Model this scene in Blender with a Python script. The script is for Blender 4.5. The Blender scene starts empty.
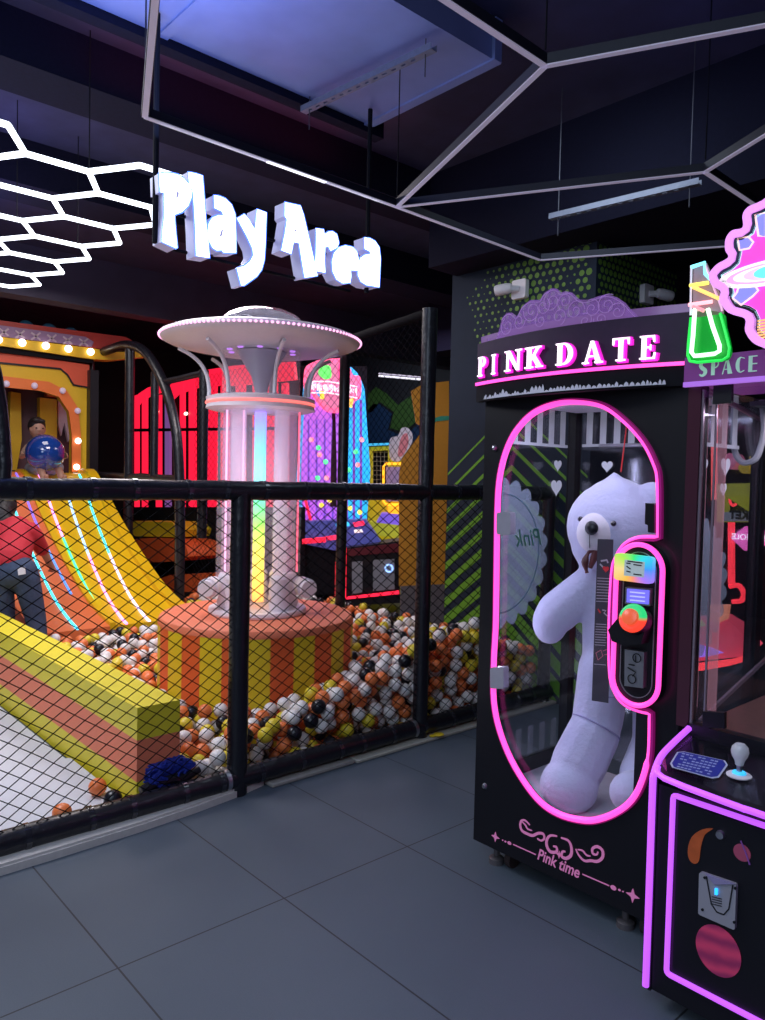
import bpy, math, random
from mathutils import Vector, Matrix, noise
from mathutils.geometry import tessellate_polygon
R_ = random.Random(7)
SC = bpy.context.scene
COL = SC.collection
PI = math.pi

# ------------------------------------------------------------------ camera
F = 765.0; CX, CY = 382.5, 510.0; H = 1.48
AX = Vector((0.6682975602991023, 0.7435470727356642, 0.022718308134470743))
AY = Vector((-0.044650236417950184, 0.009609402791669844, 0.998956463398585))
AZ = Vector((0.7425528447767803, -0.6686145451635138, 0.039621493027126545))
CAM = Vector((0, 0, H))
cd = bpy.data.cameras.new('camera'); co = bpy.data.objects.new('camera', cd); COL.objects.link(co)
cd.sensor_fit = 'HORIZONTAL'; cd.sensor_width = 36; cd.lens = F / 765 * 36; cd.clip_start = .02
m = Matrix.Identity(4)
for i, a in enumerate((AX, AY, AZ)):
    for k in range(3): m[k][i] = a[k]
m.translation = CAM
co.matrix_world = m
SC.camera = co

def ray(px, py):
    return AX * ((px - CX) / F) - AY * ((py - CY) / F) - AZ
def at(px, py, axis, val):
    """the point of the plane axis=val that the photo shows at px, py"""
    if axis == 'g': return CAM + ray(px, py) * val
    r = ray(px, py); k = 'xyz'.index(axis)
    return CAM + r * ((val - CAM[k]) / r[k])

# ------------------------------------------------------------------ materials
MATS = {}
def mat(name, col, rough=.5, metal=0, emit=None, es=0, bump=0, bscale=40, vary=0, spec=.5, alpha=1, coat=0, sheen=0, trans=0):
    if name in MATS: return MATS[name]
    m = bpy.data.materials.new(name); m.use_nodes = True
    nt = m.node_tree; b = nt.nodes['Principled BSDF']
    b.inputs['Base Color'].default_value = (*col, 1)
    b.inputs['Roughness'].default_value = rough; b.inputs['Metallic'].default_value = metal
    b.inputs['Specular IOR Level'].default_value = spec
    b.inputs['Coat Weight'].default_value = coat
    b.inputs['Sheen Weight'].default_value = sheen
    b.inputs['Alpha'].default_value = alpha
    b.inputs['Transmission Weight'].default_value = trans
    if emit:
        b.inputs['Emission Color'].default_value = (*emit, 1); b.inputs['Emission Strength'].default_value = es
    if bump or vary:
        tc = nt.nodes.new('ShaderNodeTexCoord'); n = nt.nodes.new('ShaderNodeTexNoise')
        n.inputs['Scale'].default_value = bscale; n.inputs['Detail'].default_value = 3
        nt.links.new(tc.outputs['Object'], n.inputs['Vector'])
        if bump:
            bn = nt.nodes.new('ShaderNodeBump'); bn.inputs['Strength'].default_value = bump; bn.inputs['Distance'].default_value = .01
            nt.links.new(n.outputs['Fac'], bn.inputs['Height']); nt.links.new(bn.outputs['Normal'], b.inputs['Normal'])
        if vary:
            mx = nt.nodes.new('ShaderNodeMix'); mx.data_type = 'RGBA'
            mx.inputs['A'].default_value = (*[c * (1 - vary) for c in col], 1)
            mx.inputs['B'].default_value = (*[min(1, c * (1 + vary)) for c in col], 1)
            nt.links.new(n.outputs['Fac'], mx.inputs['Factor']); nt.links.new(mx.outputs['Result'], b.inputs['Base Color'])
    MATS[name] = m; return m
def glow(name, col, s):
    return mat(name, tuple(min(.8, c) for c in col), .4, emit=col, es=s)
def glass(name, tint=(.93, .95, 1), refl=1.0, rough=.02, base=0.0, ior=1.45):
    if name in MATS: return MATS[name]
    m = bpy.data.materials.new(name); m.use_nodes = True; nt = m.node_tree; nt.nodes.clear()
    o = nt.nodes.new('ShaderNodeOutputMaterial'); t = nt.nodes.new('ShaderNodeBsdfTransparent'); g = nt.nodes.new('ShaderNodeBsdfGlossy')
    fr = nt.nodes.new('ShaderNodeLayerWeight'); fr.inputs['Blend'].default_value = .5
    pw = nt.nodes.new('ShaderNodeMath'); pw.operation = 'POWER'; pw.inputs[1].default_value = 4.0
    mm = nt.nodes.new('ShaderNodeMath'); mm.operation = 'MULTIPLY_ADD'; mm.inputs[1].default_value = refl * .6; mm.inputs[2].default_value = base + .02; mm.use_clamp = True
    mx = nt.nodes.new('ShaderNodeMixShader')
    t.inputs[0].default_value = (*tint, 1); g.inputs['Roughness'].default_value = rough; g.inputs[0].default_value = (.95, .95, 1, 1)
    nt.links.new(fr.outputs['Facing'], pw.inputs[0]); nt.links.new(pw.outputs[0], mm.inputs[0]); nt.links.new(mm.outputs[0], mx.inputs[0])
    nt.links.new(t.outputs[0], mx.inputs[1]); nt.links.new(g.outputs[0], mx.inputs[2]); nt.links.new(mx.outputs[0], o.inputs[0])
    MATS[name] = m; return m
def milky(name, col, op, es=0):
    """thin acrylic: part diffuse, part clear"""
    if name in MATS: return MATS[name]
    m = bpy.data.materials.new(name); m.use_nodes = True; nt = m.node_tree; b = nt.nodes['Principled BSDF']
    b.inputs['Base Color'].default_value = (*col, 1); b.inputs['Roughness'].default_value = .15
    b.inputs['Emission Color'].default_value = (*col, 1); b.inputs['Emission Strength'].default_value = es
    o = nt.nodes['Material Output']; t = nt.nodes.new('ShaderNodeBsdfTransparent'); mx = nt.nodes.new('ShaderNodeMixShader')
    mx.inputs[0].default_value = op
    nt.links.new(t.outputs[0], mx.inputs[1]); nt.links.new(b.outputs[0], mx.inputs[2]); nt.links.new(mx.outputs[0], o.inputs[0])
    MATS[name] = m; return m

black = mat('black_lacquer', (.003, .0025, .006), .42, bump=.02, bscale=90, coat=.08)
blackm = mat('black_matte', (.005, .005, .008), .8, vary=.3, spec=.2)
blackpad = mat('black_vinyl_padding', (.007, .007, .012), .38, bump=.6, bscale=22, coat=.15)
netm = mat('black_net_cord', (.003, .003, .005), .9, vary=.2, spec=.1)
steel = mat('brushed_steel', (.55, .55, .6), .35, 1, bump=.1, bscale=60)
greyp = mat('grey_plastic', (.25, .25, .28), .5, vary=.1)
whitep = mat('white_plastic', (.82, .78, .82), .4, vary=.05)
whitel = mat('white_paint', (.8, .8, .85), .4, vary=.05)
pinkn = glow('pink_neon', (1.0, .07, .46), 1.5)
purn = glow('violet_neon', (.50, .095, .90), 1.12)
redn = glow('red_neon', (1.0, .015, .05), 1.6)
orangef = mat('orange_foam', (.85, .14, .03), .55, vary=.08, bump=.15, bscale=14)
pinkf = mat('salmon_foam', (.85, .22, .11), .55, vary=.06, bump=.15, bscale=14)
yellowf = mat('yellow_foam', (.82, .62, .02), .5, vary=.08, bump=.15, bscale=14)
limef = mat('lemon_foam', (.80, .66, .03), .5, vary=.08, bump=.15, bscale=14)
clear = glass('clear_glass', (.975, .98, .99))
sideglass = glass('side_glass', (.93, .94, .96), 1.2, .03, .02)
acryl = glass('acrylic_tube_clear', (.93, .91, .95), 1.6, .05, .05)

# ------------------------------------------------------------------ mesh builder
class MB:
    def __init__(s): s.v = []; s.f = []; s.m = []; s.mats = []; s.cur = 0
    def use(s, m):
        if m not in s.mats: s.mats.append(m)
        s.cur = s.mats.index(m); return s
    def add(s, vs, fs):
        o = len(s.v); s.v += [Vector(v) for v in vs]
        for f in fs: s.f.append([o + i for i in f]); s.m.append(s.cur)
        return s
    def box(s, x0, x1, y0, y1, z0, z1):
        vs = [(x, y, z) for x in (x0, x1) for y in (y0, y1) for z in (z0, z1)]
        return s.add(vs, [(0, 1, 3, 2), (4, 6, 7, 5), (0, 4, 5, 1), (2, 3, 7, 6), (0, 2, 6, 4), (1, 5, 7, 3)])
    def bbox(s, x0, x1, y0, y1, z0, z1, b=.01):
        """box with chamfered vertical and horizontal edges"""
        cs = []
        def ring(z, i):
            return [(x0 + i, y0 + i + b, z), (x0 + i + b, y0 + i, z), (x1 - i - b, y0 + i, z), (x1 - i, y0 + i + b, z), (x1 - i, y1 - i - b, z), (x1 - i - b, y1 - i, z), (x0 + i + b, y1 - i, z), (x0 + i, y1 - i - b, z)]
        vs = ring(z0, b) + ring(z0 + b, 0) + ring(z1 - b, 0) + ring(z1, b)
        fs = [tuple(range(7, -1, -1)), tuple(range(24, 32))]
        for k in range(3):
            for i in range(8): j = (i + 1) % 8; fs.append((k * 8 + i, k * 8 + j, k * 8 + 8 + j, k * 8 + 8 + i))
        return s.add(vs, fs)
    def tube(s, pts, r, n=8, closed=False, squash=None):
        pts = [Vector(p) for p in pts]; L = len(pts); rs = r if isinstance(r, (list, tuple)) else [r] * L
        up = None; vs = []
        for i, p in enumerate(pts):
            a = pts[(i - 1) % L] if (i > 0 or closed) else p; b = pts[(i + 1) % L] if (i < L - 1 or closed) else p
            t = (b - a).normalized()
            if up is None:
                up = t.orthogonal().normalized() if abs(t.z) > .9 else Vector((0, 0, 1))
            up = (up - t * up.dot(t))
            if up.length < 1e-4: up = t.orthogonal()
            up.normalize(); sd = t.cross(up)
            for k in range(n):
                an = 2 * PI * (k + .5) / n
                vs.append(p + up * (math.cos(an) * rs[i]) + sd * (math.sin(an) * rs[i]))
        fs = []
        for i in range(L if closed else L - 1):
            j = (i + 1) % L
            for k in range(n): q = (k + 1) % n; fs.append((i * n + k, i * n + q, j * n + q, j * n + k))
        if not closed: fs += [tuple(range(n - 1, -1, -1)), tuple(range((L - 1) * n, L * n))]
        return s.add(vs, fs)
    def lathe(s, prof, c, n=32, mats=None, axis='z', caps=True):
        vs = []; c = Vector(c)
        for r, z in prof:
            for k in range(n):
                a = 2 * PI * k / n; x, y = r * math.cos(a), r * math.sin(a)
                vs.append(c + (Vector((x, y, z)) if axis == 'z' else Vector((x, z, y)) if axis == 'y' else Vector((z, x, y))))
        o = len(s.v); s.v += vs
        for i in range(len(prof) - 1):
            if mats: s.use(mats[i])
            for k in range(n):
                q = (k + 1) % n; s.f.append([o + i * n + k, o + i * n + q, o + (i + 1) * n + q, o + (i + 1) * n + k]); s.m.append(s.cur)
        if caps:
            for i in (0, len(prof) - 1):
                if prof[i][0] > 1e-5: s.f.append([o + i * n + k for k in range(n)]); s.m.append(s.cur)
        return s
    def ell(s, c, r, n=16, rot=None):
        c = Vector(c); r = (r, r, r) if isinstance(r, (int, float)) else r; vs = []; h = n // 2
        for i in range(h + 1):
            t = PI * i / h
            for k in range(n):
                a = 2 * PI * k / n; v = Vector((r[0] * math.sin(t) * math.cos(a), r[1] * math.sin(t) * math.sin(a), r[2] * math.cos(t)))
                if rot: v = rot @ v
                vs.append(c + v)
        fs = [(i * n + k, (i + 1) * n + k, (i + 1) * n + (k + 1) % n, i * n + (k + 1) % n) for i in range(h) for k in range(n)]
        return s.add(vs, fs)
    def cap(s, a, b, ra, rb, n=12):
        """a tapering rounded limb from a to b"""
        a, b = Vector(a), Vector(b); t = (b - a).normalized(); L = (b - a).length
        pts, rs = [], []
        for k in range(5): q = PI / 2 * (1 - k / 4); pts.append(a - t * ra * math.sin(q)); rs.append(max(.001, ra * math.cos(q)))
        for k in range(1, 5): q = PI / 2 * k / 4; pts.append(b + t * rb * math.sin(q)); rs.append(max(.001, rb * math.cos(q)))
        pts.insert(5, b); rs.insert(5, rb)
        return s.tube(pts, rs, n)
    def plate(s, fr, outer, holes=(), d0=0, d1=.01):
        """flat shape with holes in frame fr=(O,U,V,N), thick from d0 to d1 along N"""
        O, U, V, N = fr
        loops = [list(outer)] + [list(h) for h in holes]
        flat = [p for l in loops for p in l]
        tri = tessellate_polygon([[Vector((p[0], p[1], 0)) for p in l] for l in loops])
        nv = len(flat); vs = [O + U * p[0] + V * p[1] + N * d for d in (d0, d1) for p in flat]
        fs = [tuple(t) for t in tri] + [tuple(i + nv for i in reversed(t)) for t in tri]
        o = 0
        for l in loops:
            k = len(l)
            for i in range(k): j = (i + 1) % k; fs.append((o + i, o + j, o + j + nv, o + i + nv))
            o += k
        return s.add(vs, fs)
    def rplate(s, fr, pts, w, d0=0, d1=.01, closed=False):
        """a constant-width line in a frame"""
        P = [Vector((p[0], p[1])) for p in pts]; n = len(P); L, Rr = [], []
        for i in range(n):
            a = P[(i - 1) % n] if (i or closed) else P[i]; b = P[(i + 1) % n] if (i < n - 1 or closed) else P[i]
            t = (b - a); t = t.normalized() if t.length else Vector((1, 0)); nn = Vector((-t.y, t.x))
            ww = w[i] if isinstance(w, (list, tuple)) else w
            L.append(P[i] + nn * ww / 2); Rr.append(P[i] - nn * ww / 2)
        O, U, V, N = fr; vs = []
        for i in range(n):
            for q in (L[i], Rr[i]):
                for d in (d0, d1): vs.append(O + U * q.x + V * q.y + N * d)
        fs = []
        for i in range(n if closed else n - 1):
            j = (i + 1) % n; a, b = i * 4, j * 4
            fs += [(a, b, b + 1, a + 1), (a + 2, a + 3, b + 3, b + 2), (a, a + 2, b + 2, b), (a + 1, b + 1, b + 3, a + 3)]
        if not closed: fs += [(0, 1, 3, 2), (n * 4 - 4, n * 4 - 2, n * 4 - 1, n * 4 - 3)]
        return s.add(vs, fs)
    def map(s, fn, start=0):
        for i in range(start, len(s.v)): s.v[i] = Vector(fn(s.v[i]))
        return s
    def build(s, name, parent=None, loc=None, smooth=True, ang=35, m=None):
        base = Vector(loc) if loc else (Vector((0, 0, 0)))
        root = parent
        while root is not None: base += root.location; root = root.parent
        me = bpy.data.meshes.new(name)
        me.from_pydata([tuple(v - base) for v in s.v], [], s.f)
        for mm in (s.mats or [m or black]): me.materials.append(mm)
        for p, i in zip(me.polygons, s.m): p.material_index = i; p.use_smooth = smooth
        me.validate(); me.update()
        if smooth: me.set_sharp_from_angle(angle=math.radians(ang))
        o = bpy.data.objects.new(name, me); COL.objects.link(o)
        if parent: o.parent = parent
        if loc: o.location = loc
        return o
def q(m_): return MB().use(m_)
def tag(o, label, cat, group=None):
    o['label'] = label; o['category'] = cat
    if group: o['group'] = group
    return o
def thing(name, label, cat, loc=(0, 0, 0), group=None):
    o = bpy.data.objects.new(name, None); COL.objects.link(o); o.location = loc; o.empty_display_size = .1
    return tag(o, label, cat, group)
def struct(name, mb, **k):
    o = mb.build(name, **k); o['kind'] = 'structure'; return o
def copy_tree(o, parent=None):
    c = o.copy(); COL.objects.link(c)
    if parent: c.parent = parent
    for ch in list(o.children): copy_tree(ch, c)
    return c
def fy(y): return (Vector((0, y, 0)), Vector((1, 0, 0)), Vector((0, 0, 1)), Vector((0, 1, 0)))     # wall facing the camera along -Y; depth +Y
def fx(x): return (Vector((x, 0, 0)), Vector((0, 1, 0)), Vector((0, 0, 1)), Vector((-1, 0, 0)))    # wall facing +X; depth -X
def fz(z): return (Vector((0, 0, z)), Vector((1, 0, 0)), Vector((0, 1, 0)), Vector((0, 0, 1)))
def PY(pts, y): return [(lambda v: (v.x, v.z))(at(a, b, 'y', y)) for a, b in pts]
def PX(pts, x): return [(lambda v: (v.y, v.z))(at(a, b, 'x', x)) for a, b in pts]
def PZ(pts, z): return [(lambda v: (v.x, v.y))(at(a, b, 'z', z)) for a, b in pts]
def PG(pts, g): return [at(a, b, 'g', g) for a, b in pts]
def crop(pts, ox, oy, s): return [(ox + a / s, oy + b / s) for a, b in pts]
def smooth(pts, n=4, closed=True):
    P = [Vector((*p, 0)) if len(p) == 2 else Vector(p) for p in pts]; L = len(P); out = []
    for i in range(L if closed else L - 1):
        g = (lambda k: P[k % L]) if closed else (lambda k: P[max(0, min(L - 1, k))])
        p0, p1, p2, p3 = g(i - 1), g(i), g(i + 1), g(i + 2)
        for k in range(n):
            t = k / n; out.append(.5 * ((2 * p1) + (p2 - p0) * t + (2 * p0 - 5 * p1 + 4 * p2 - p3) * t * t + (3 * p1 - p0 - 3 * p2 + p3) * t ** 3))
    if not closed: out.append(P[-1])
    return [tuple(v) if len(pts[0]) == 3 else (v.x, v.y) for v in out]
def circ(c, r, n=24, ry=None): return [(c[0] + r * math.cos(2 * PI * k / n), c[1] + (ry or r) * math.sin(2 * PI * k / n)) for k in range(n)]
def rrect(x0, x1, y0, y1, r, n=5):
    o = []
    for cx, cy, a0 in ((x1 - r, y1 - r, 0), (x0 + r, y1 - r, 90), (x0 + r, y0 + r, 180), (x1 - r, y0 + r, 270)):
        for k in range(n + 1): a = math.radians(a0 + 90 * k / n); o.append((cx + r * math.cos(a), cy + r * math.sin(a)))
    return o
def inset(pts, d):
    """offset a closed outline inwards (d>0) by its vertex normals"""
    n = len(pts); A = sum(pts[i][0] * pts[(i + 1) % n][1] - pts[(i + 1) % n][0] * pts[i][1] for i in range(n)); s = 1 if A > 0 else -1
    out = []
    for i in range(n):
        a, b = Vector(pts[i - 1]), Vector(pts[(i + 1) % n]); t = (b - a).normalized(); out.append((pts[i][0] - t.y * d * s, pts[i][1] + t.x * d * s))
    return out
def heart(c, s): return [(c[0] + s * .0625 * 16 * math.sin(t) ** 3, c[1] + s * .0625 * (13 * math.cos(t) - 5 * math.cos(2 * t) - 2 * math.cos(3 * t) - math.cos(4 * t))) for t in [2 * PI * k / 28 for k in range(28)]]
def text2d(txt, size, bold=0, shear=0, spacing=1, width=1):
    cu = bpy.data.curves.new('lettering', 'FONT'); cu.body = txt; cu.size = size; cu.offset = bold; cu.shear = shear; cu.space_character = spacing; cu.resolution_u = 4
    o = bpy.data.objects.new('lettering', cu); me = bpy.data.meshes.new_from_object(o)
    vs = [(v.co.x * width, v.co.y) for v in me.vertices]; fs = [tuple(p.vertices) for p in me.polygons]
    bpy.data.objects.remove(o); bpy.data.curves.remove(cu); bpy.data.meshes.remove(me)
    return vs, fs
def put_text(mb, fr, txt, org, size, d=0, ang=0, mirror=False, **k):
    vs, fs = text2d(txt, size, **k); O, U, V, N = fr; ca, sa = math.cos(ang), math.sin(ang)
    out = []
    for x, y in vs:
        if mirror: x = -x
        out.append(O + U * (org[0] + x * ca - y * sa) + V * (org[1] + x * sa + y * ca) + N * d)
    mb.add(out, fs); return mb
def fuse(name, mb, voxel, m, parent=None, it=6, loc=None):
    """joins overlapping volumes into one continuous skin"""
    t = mb.build('tmp'); mo = t.modifiers.new('r', 'REMESH'); mo.mode = 'VOXEL'; mo.voxel_size = voxel
    ms = t.modifiers.new('s', 'SMOOTH'); ms.iterations = it; ms.factor = .6
    me = bpy.data.meshes.new_from_object(t.evaluated_get(bpy.context.evaluated_depsgraph_get()))
    bpy.data.objects.remove(t)
    me.materials.clear(); me.materials.append(m)
    base = Vector(loc) if loc else Vector((0, 0, 0)); r = parent
    while r is not None: base += r.location; r = r.parent
    for v in me.vertices: v.co -= base
    for p in me.polygons: p.use_smooth = True; p.material_index = 0
    me.name = name; o = bpy.data.objects.new(name, me); COL.objects.link(o)
    if parent: o.parent = parent
    if loc: o.location = loc
    return o

# ------------------------------------------------------------------ the room
def floor_mat():
    m = bpy.data.materials.new('grey_floor_tile'); m.use_nodes = True; nt = m.node_tree; b = nt.nodes['Principled BSDF']
    N = nt.nodes.new; Lk = nt.links.new
    tc = N('ShaderNodeTexCoord'); sp = N('ShaderNodeSeparateXYZ'); Lk(tc.outputs['Object'], sp.inputs[0])
    def mth(op, a, b_=None):
        n = N('ShaderNodeMath'); n.operation = op
        for i, v in enumerate((a, b_)):
            if v is None: continue
            if isinstance(v, (int, float)): n.inputs[i].default_value = v
            else: Lk(v, n.inputs[i])
        return n.outputs[0]
    def line(c, off, per):
        t = mth('DIVIDE', mth('SUBTRACT', c, off), per); f = mth('ABSOLUTE', mth('SUBTRACT', mth('FRACT', t), .5))
        return mth('GREATER_THAN', f, .5 - .0028 / per)
    g = mth('MAXIMUM', line(sp.outputs[0], -2.17, 1.2), line(sp.outputs[1], .93, .6))
    n1 = N('ShaderNodeTexNoise'); n1.inputs['Scale'].default_value = 1.3; n1.inputs['Detail'].default_value = 5; Lk(tc.outputs['Object'], n1.inputs['Vector'])
    n2 = N('ShaderNodeTexNoise'); n2.inputs['Scale'].default_value = 260; Lk(tc.outputs['Object'], n2.inputs['Vector'])
    r = N('ShaderNodeValToRGB'); r.color_ramp.elements[0].position = .3; r.color_ramp.elements[0].color = (.075, .098, .128, 1); r.color_ramp.elements[1].position = .75; r.color_ramp.elements[1].color = (.112, .135, .168, 1)
    mxn = mth('ADD', mth('MULTIPLY', n1.outputs['Fac'], .6), mth('MULTIPLY', n2.outputs['Fac'], .4)); Lk(mxn, r.inputs[0])
    mx = N('ShaderNodeMix'); mx.data_type = 'RGBA'; Lk(g, mx.inputs['Factor']); Lk(r.outputs[0], mx.inputs['A']); mx.inputs['B'].default_value = (.02, .022, .028, 1)
    Lk(mx.outputs['Result'], b.inputs['Base Color']); b.inputs['Roughness'].default_value = .55
    bp = N('ShaderNodeBump'); bp.inputs['Strength'].default_value = .08; bp.inputs['Distance'].default_value = .004; Lk(n2.outputs['Fac'], bp.inputs['Height']); Lk(bp.outputs[0], b.inputs['Normal'])
    return m
struct('floor', q(floor_mat()).box(-13, 3, -3.2, 12, -.1, 0))
ceilm = mat('dark_ceiling', (.024, .024, .062), .85, bump=.3, bscale=6, vary=.4)
darkw = mat('dark_wall', (.016, .017, .028), .7, vary=.3, bscale=5)
struct('ceiling', q(ceilm).box(-13, 3, -3.2, 12, 3.7, 3.8))
struct('wall_left', q(darkw).box(-13.1, -13, -3.2, 12, 0, 3.7))
struct('wall_right', q(darkw).box(3, 3.1, -3.2, 12, 0, 3.7))
struct('wall_front', q(darkw).box(-13, 3, -3.3, -3.2, 0, 3.7))
# far wall with its painted shapes
bw = q(darkw).box(-13, 3, 9.0, 9.1, 0, 3.7)
mg = mat('mural_green', (.06, .16, .03), .7, vary=.2); mbl = mat('mural_blue', (.01, .05, .16), .7, vary=.2)
fb = fy(8.99)
bw.use(mg).plate(fb, PY([(362, 400), (376, 387), (386, 393), (398, 405), (412, 395), (420, 400), (418, 420), (404, 432), (390, 428), (394, 412), (380, 402), (372, 412), (362, 415)], 8.99), d0=-.004, d1=0)
bw.use(mbl).plate(fb, PY([(362, 418), (373, 404), (380, 404), (392, 414), (388, 430), (404, 436), (419, 424), (420, 445), (362, 446)], 8.99), d0=-.004, d1=0)
struct('wall_back', bw)

# painted column behind the claw machine
colm = mat('slate_blue_paint', (.015, .024, .044), .75, vary=.15, bscale=8, spec=.25)
dotm = mat('painted_dots', (.12, .25, .03), .6, vary=.2); stripem = mat('painted_stripes', (.13, .34, .02), .6, vary=.15)
cw = q(colm).box(-4.04, -2.786, 4.3, 5.36, 0, 3.7)
fa = fy(4.3); ff = fx(-2.786)
cw.use(dotm)
rr = random.Random(3)
for i in range(24):
    for j in range(20):
        x = -4.02 + i * .055 + (j % 2) * .027; z = 2.5 + j * .05
        u = (x + 4.05) / 1.26; v = (z - 2.5) / 1.0
        k = u * .9 + .35 * v - .25 + .5 * (noise.noise(Vector((x * 3.1, z * 3.1, 2))))
        if k < .05 or x > -2.82: continue
        r = min(.024, .006 + .022 * k + rr.uniform(-.002, .004)) * (1 if rr.random() > .12 else .5)
        cw.plate(fa, circ((x, z), r, 9), d0=-.002, d1=0)
for i in range(20):
    for j in range(22):
        y = 4.34 + i * .052 + (j % 2) * .026; z = 2.45 + j * .046
        if y > 5.33: continue
        k = .6 + .5 * noise.noise(Vector((y * 2.5, z * 2.5, 9)))
        if k < .3: continue
        cw.plate(ff, circ((y, z), min(.020, .008 + .016 * k), 8, ), d0=-.002, d1=0)
cw.use(stripem)
def clip_poly(poly, x0, x1, z0, z1):
    for ax, lim, sg in ((0, x0, 1), (0, x1, -1), (1, z0, 1), (1, z1, -1)):
        out = []
        for i in range(len(poly)):
            a, b = poly[i], poly[(i + 1) % len(poly)]; ia, ib = (a[ax] - lim) * sg >= 0, (b[ax] - lim) * sg >= 0
            if ia: out.append(a)
            if ia != ib: t = (lim - a[ax]) / (b[ax] - a[ax]); out.append((a[0] + t * (b[0] - a[0]), a[1] + t * (b[1] - a[1])))
        poly = out
        if len(poly) < 3: return None
    return poly
xm = -3.42
for k in range(19):
    za = 2.02 - k * .138; th = .012 + k * .0055
    for sg in (-1, 1):
        sl = .78
        pl = [(xm, za), (xm + sg * 1.5, za - 1.5 * sl), (xm + sg * 1.5, za - 1.5 * sl - th * 1.4), (xm, za - th * 1.4)]
        pc = clip_poly(pl, -4.035, -2.80, .02, 1.95)
        if pc: cw.plate(fa, pc, d0=-.002, d1=0)
struct('wall_column', cw)
# beams, ledges under the ceiling
beamm = mat('dark_beam', (.006, .006, .018), .85, vary=.3, spec=.15)
struct('ceiling_beam_long', q(beamm).box(-4.35, -4.0, -3.2, 9, 3.45, 3.7))
struct('ceiling_beam_far', q(beamm).box(-5.9, -5.5, -3.2, 9, 3.4, 3.7))
struct('ceiling_bulkhead', q(mat('bulkhead_grey', (.045, .038, .07), .7, vary=.4, bscale=3)).box(-8.25, -8.0, -3.2, 9, 3.2, 3.7))
struct('ceiling_bulkhead_dark', q(beamm).box(-6.3, -2.6, 6.3, 6.8, 2.95, 3.7))
struct('ceiling_beam_cross', q(beamm).box(-4.0, 3, 4.0, 9, 3.03, 3.7))
struct('ceiling_beam_side', q(beamm).box(-1.3, -1.0, -3.2, 4.5, 3.4, 3.7))
# kerb strips beside the fence
kerbm = mat('kerb_white', (.55, .52, .50), .6, vary=.15)
kp = [(-3.16, -1.5), (-2.95, -1.5), (-2.952, 1.0), (-2.96, 1.35), (-2.98, 1.62), (-3.01, 1.85), (-3.05, 2.02), (-3.16, 2.02)]
kb = q(kerbm).plate(fz(0), kp, d0=0, d1=.030); kb.plate(fz(0), inset(kp, .008), d0=.030, d1=.040)
struct('trim_1', kb)
struct('trim_2', q(mat('kerb_cream', (.42, .40, .34), .6, vary=.15)).bbox(-3.16, -2.98, 2.55, 4.3, 0, .02, .005))
struct('trim_3', q(mat('kerb_stone', (.30, .28, .26), .7, vary=.2)).bbox(-3.16, -2.99, 2.03, 2.54, 0, .022, .006))
cs = q(mat('bright_yellow_plastic', (.8, .55, .02), .5)).ell((-2.985, 3.16, .028), (.03, .035, .008), 12)
cs.ell((-2.995, 3.12, .026), (.02, .02, .006), 10)
tag(cs.build('plastic_scrap', loc=(-2.985, 3.16, .02)), 'small yellow plastic scrap lying on the cream kerb', 'scrap')

# ------------------------------------------------------------------ things on the ceiling
ductm = mat('galvanised_duct', (.22, .27, .52), .5, .15, bump=.15, bscale=3, vary=.25)
d = thing('ventilation_duct', 'wide pale blue-grey metal duct under the ceiling above the walkway', 'duct', (-2.92, .5, 3.5))
q(ductm).box(-3.39, -2.46, -2.5, 2.92, 3.5, 3.68).build('duct_body', d)
for y in (-.9, .35, 1.6, 2.85): q(ductm).box(-3.41, -2.44, y, y + .05, 3.49, 3.69).build('flange', d)
q(beamm).box(-3.47, -3.395, -2.5, 3.0, 3.46, 3.68).build('side_lining', d)
strutm = mat('slotted_steel', (.20, .21, .27), .5, .3, vary=.2)
def strut(p0, p1, lab):
    t = thing('slotted_channel', lab, 'metal channel', p0)
    a, b = Vector(p0), Vector(p1); L = (b - a).length; u = (b - a).normalized(); s = u.cross(Vector((0, 0, 1)))
    mb = q(strutm)
    fr = (a, u, s, Vector((0, 0, 1)))
    holes = [rrect(.04 + k * .06, .07 + k * .06, -.006, .006, .005, 2) for k in range(int((L - .08) / .06))]
    mb.plate(fr, [(0, -.02), (L, -.02), (L, .02), (0, .02)], holes, 0, .003)
    mb.plate((a, u, Vector((0, 0, 1)), s), [(0, 0), (L, 0), (L, .03), (0, .03)], d0=-.021, d1=-.019)
    mb.plate((a, u, Vector((0, 0, 1)), s), [(0, 0), (L, 0), (L, .03), (0, .03)], d0=.019, d1=.021)
    mb.build('channel', t)
    for k in (.05, L - .05): p = a + u * k; q(mat('dull_rod', (.08, .08, .1), .6, .4)).tube([p + Vector((0, 0, -.1)), Vector((p.x, p.y, 3.49 if p.y < 3 else 3.7))], .003, 6).build('threaded_rod', t)
strut((-3.40, 2.43, 3.42), (-2.50, 2.50, 3.42), 'slotted steel channel hung below the pale duct')
strut((-2.67, 3.64, 2.98), (-1.84, 3.73, 2.98), 'slotted steel channel hung in front of the dark bulkhead over the dotted column')
lampm = glow('dim_tube', (.75, .78, .9), .8)
t = thing('tube_light', 'faint white tube light under the far dark ceiling', 'light', at(400, 378, 'g', 8))
q(lampm).tube([at(379, 376, 'g', 8), at(425, 380, 'g', 7.6)], .009, 8).build('tube', t)
q(greyp).tube([at(379, 374, 'g', 8.02), at(425, 378, 'g', 7.62)], .014, 6).build('housing', t)

# honeycomb of white light tubes
E3 = .303
hexc = Vector((-4.215, 1.8, 3.0))
HX = []
verts = dict(a=(7.8, 126), b=(23.5, 153.9), c=(88.9, 171.6), d=(98.3, 195.7), e=(53.9, 198.3), f=(62.7, 217.1), g=(145.4, 166.4), h=(150.6, 207.2))
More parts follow.
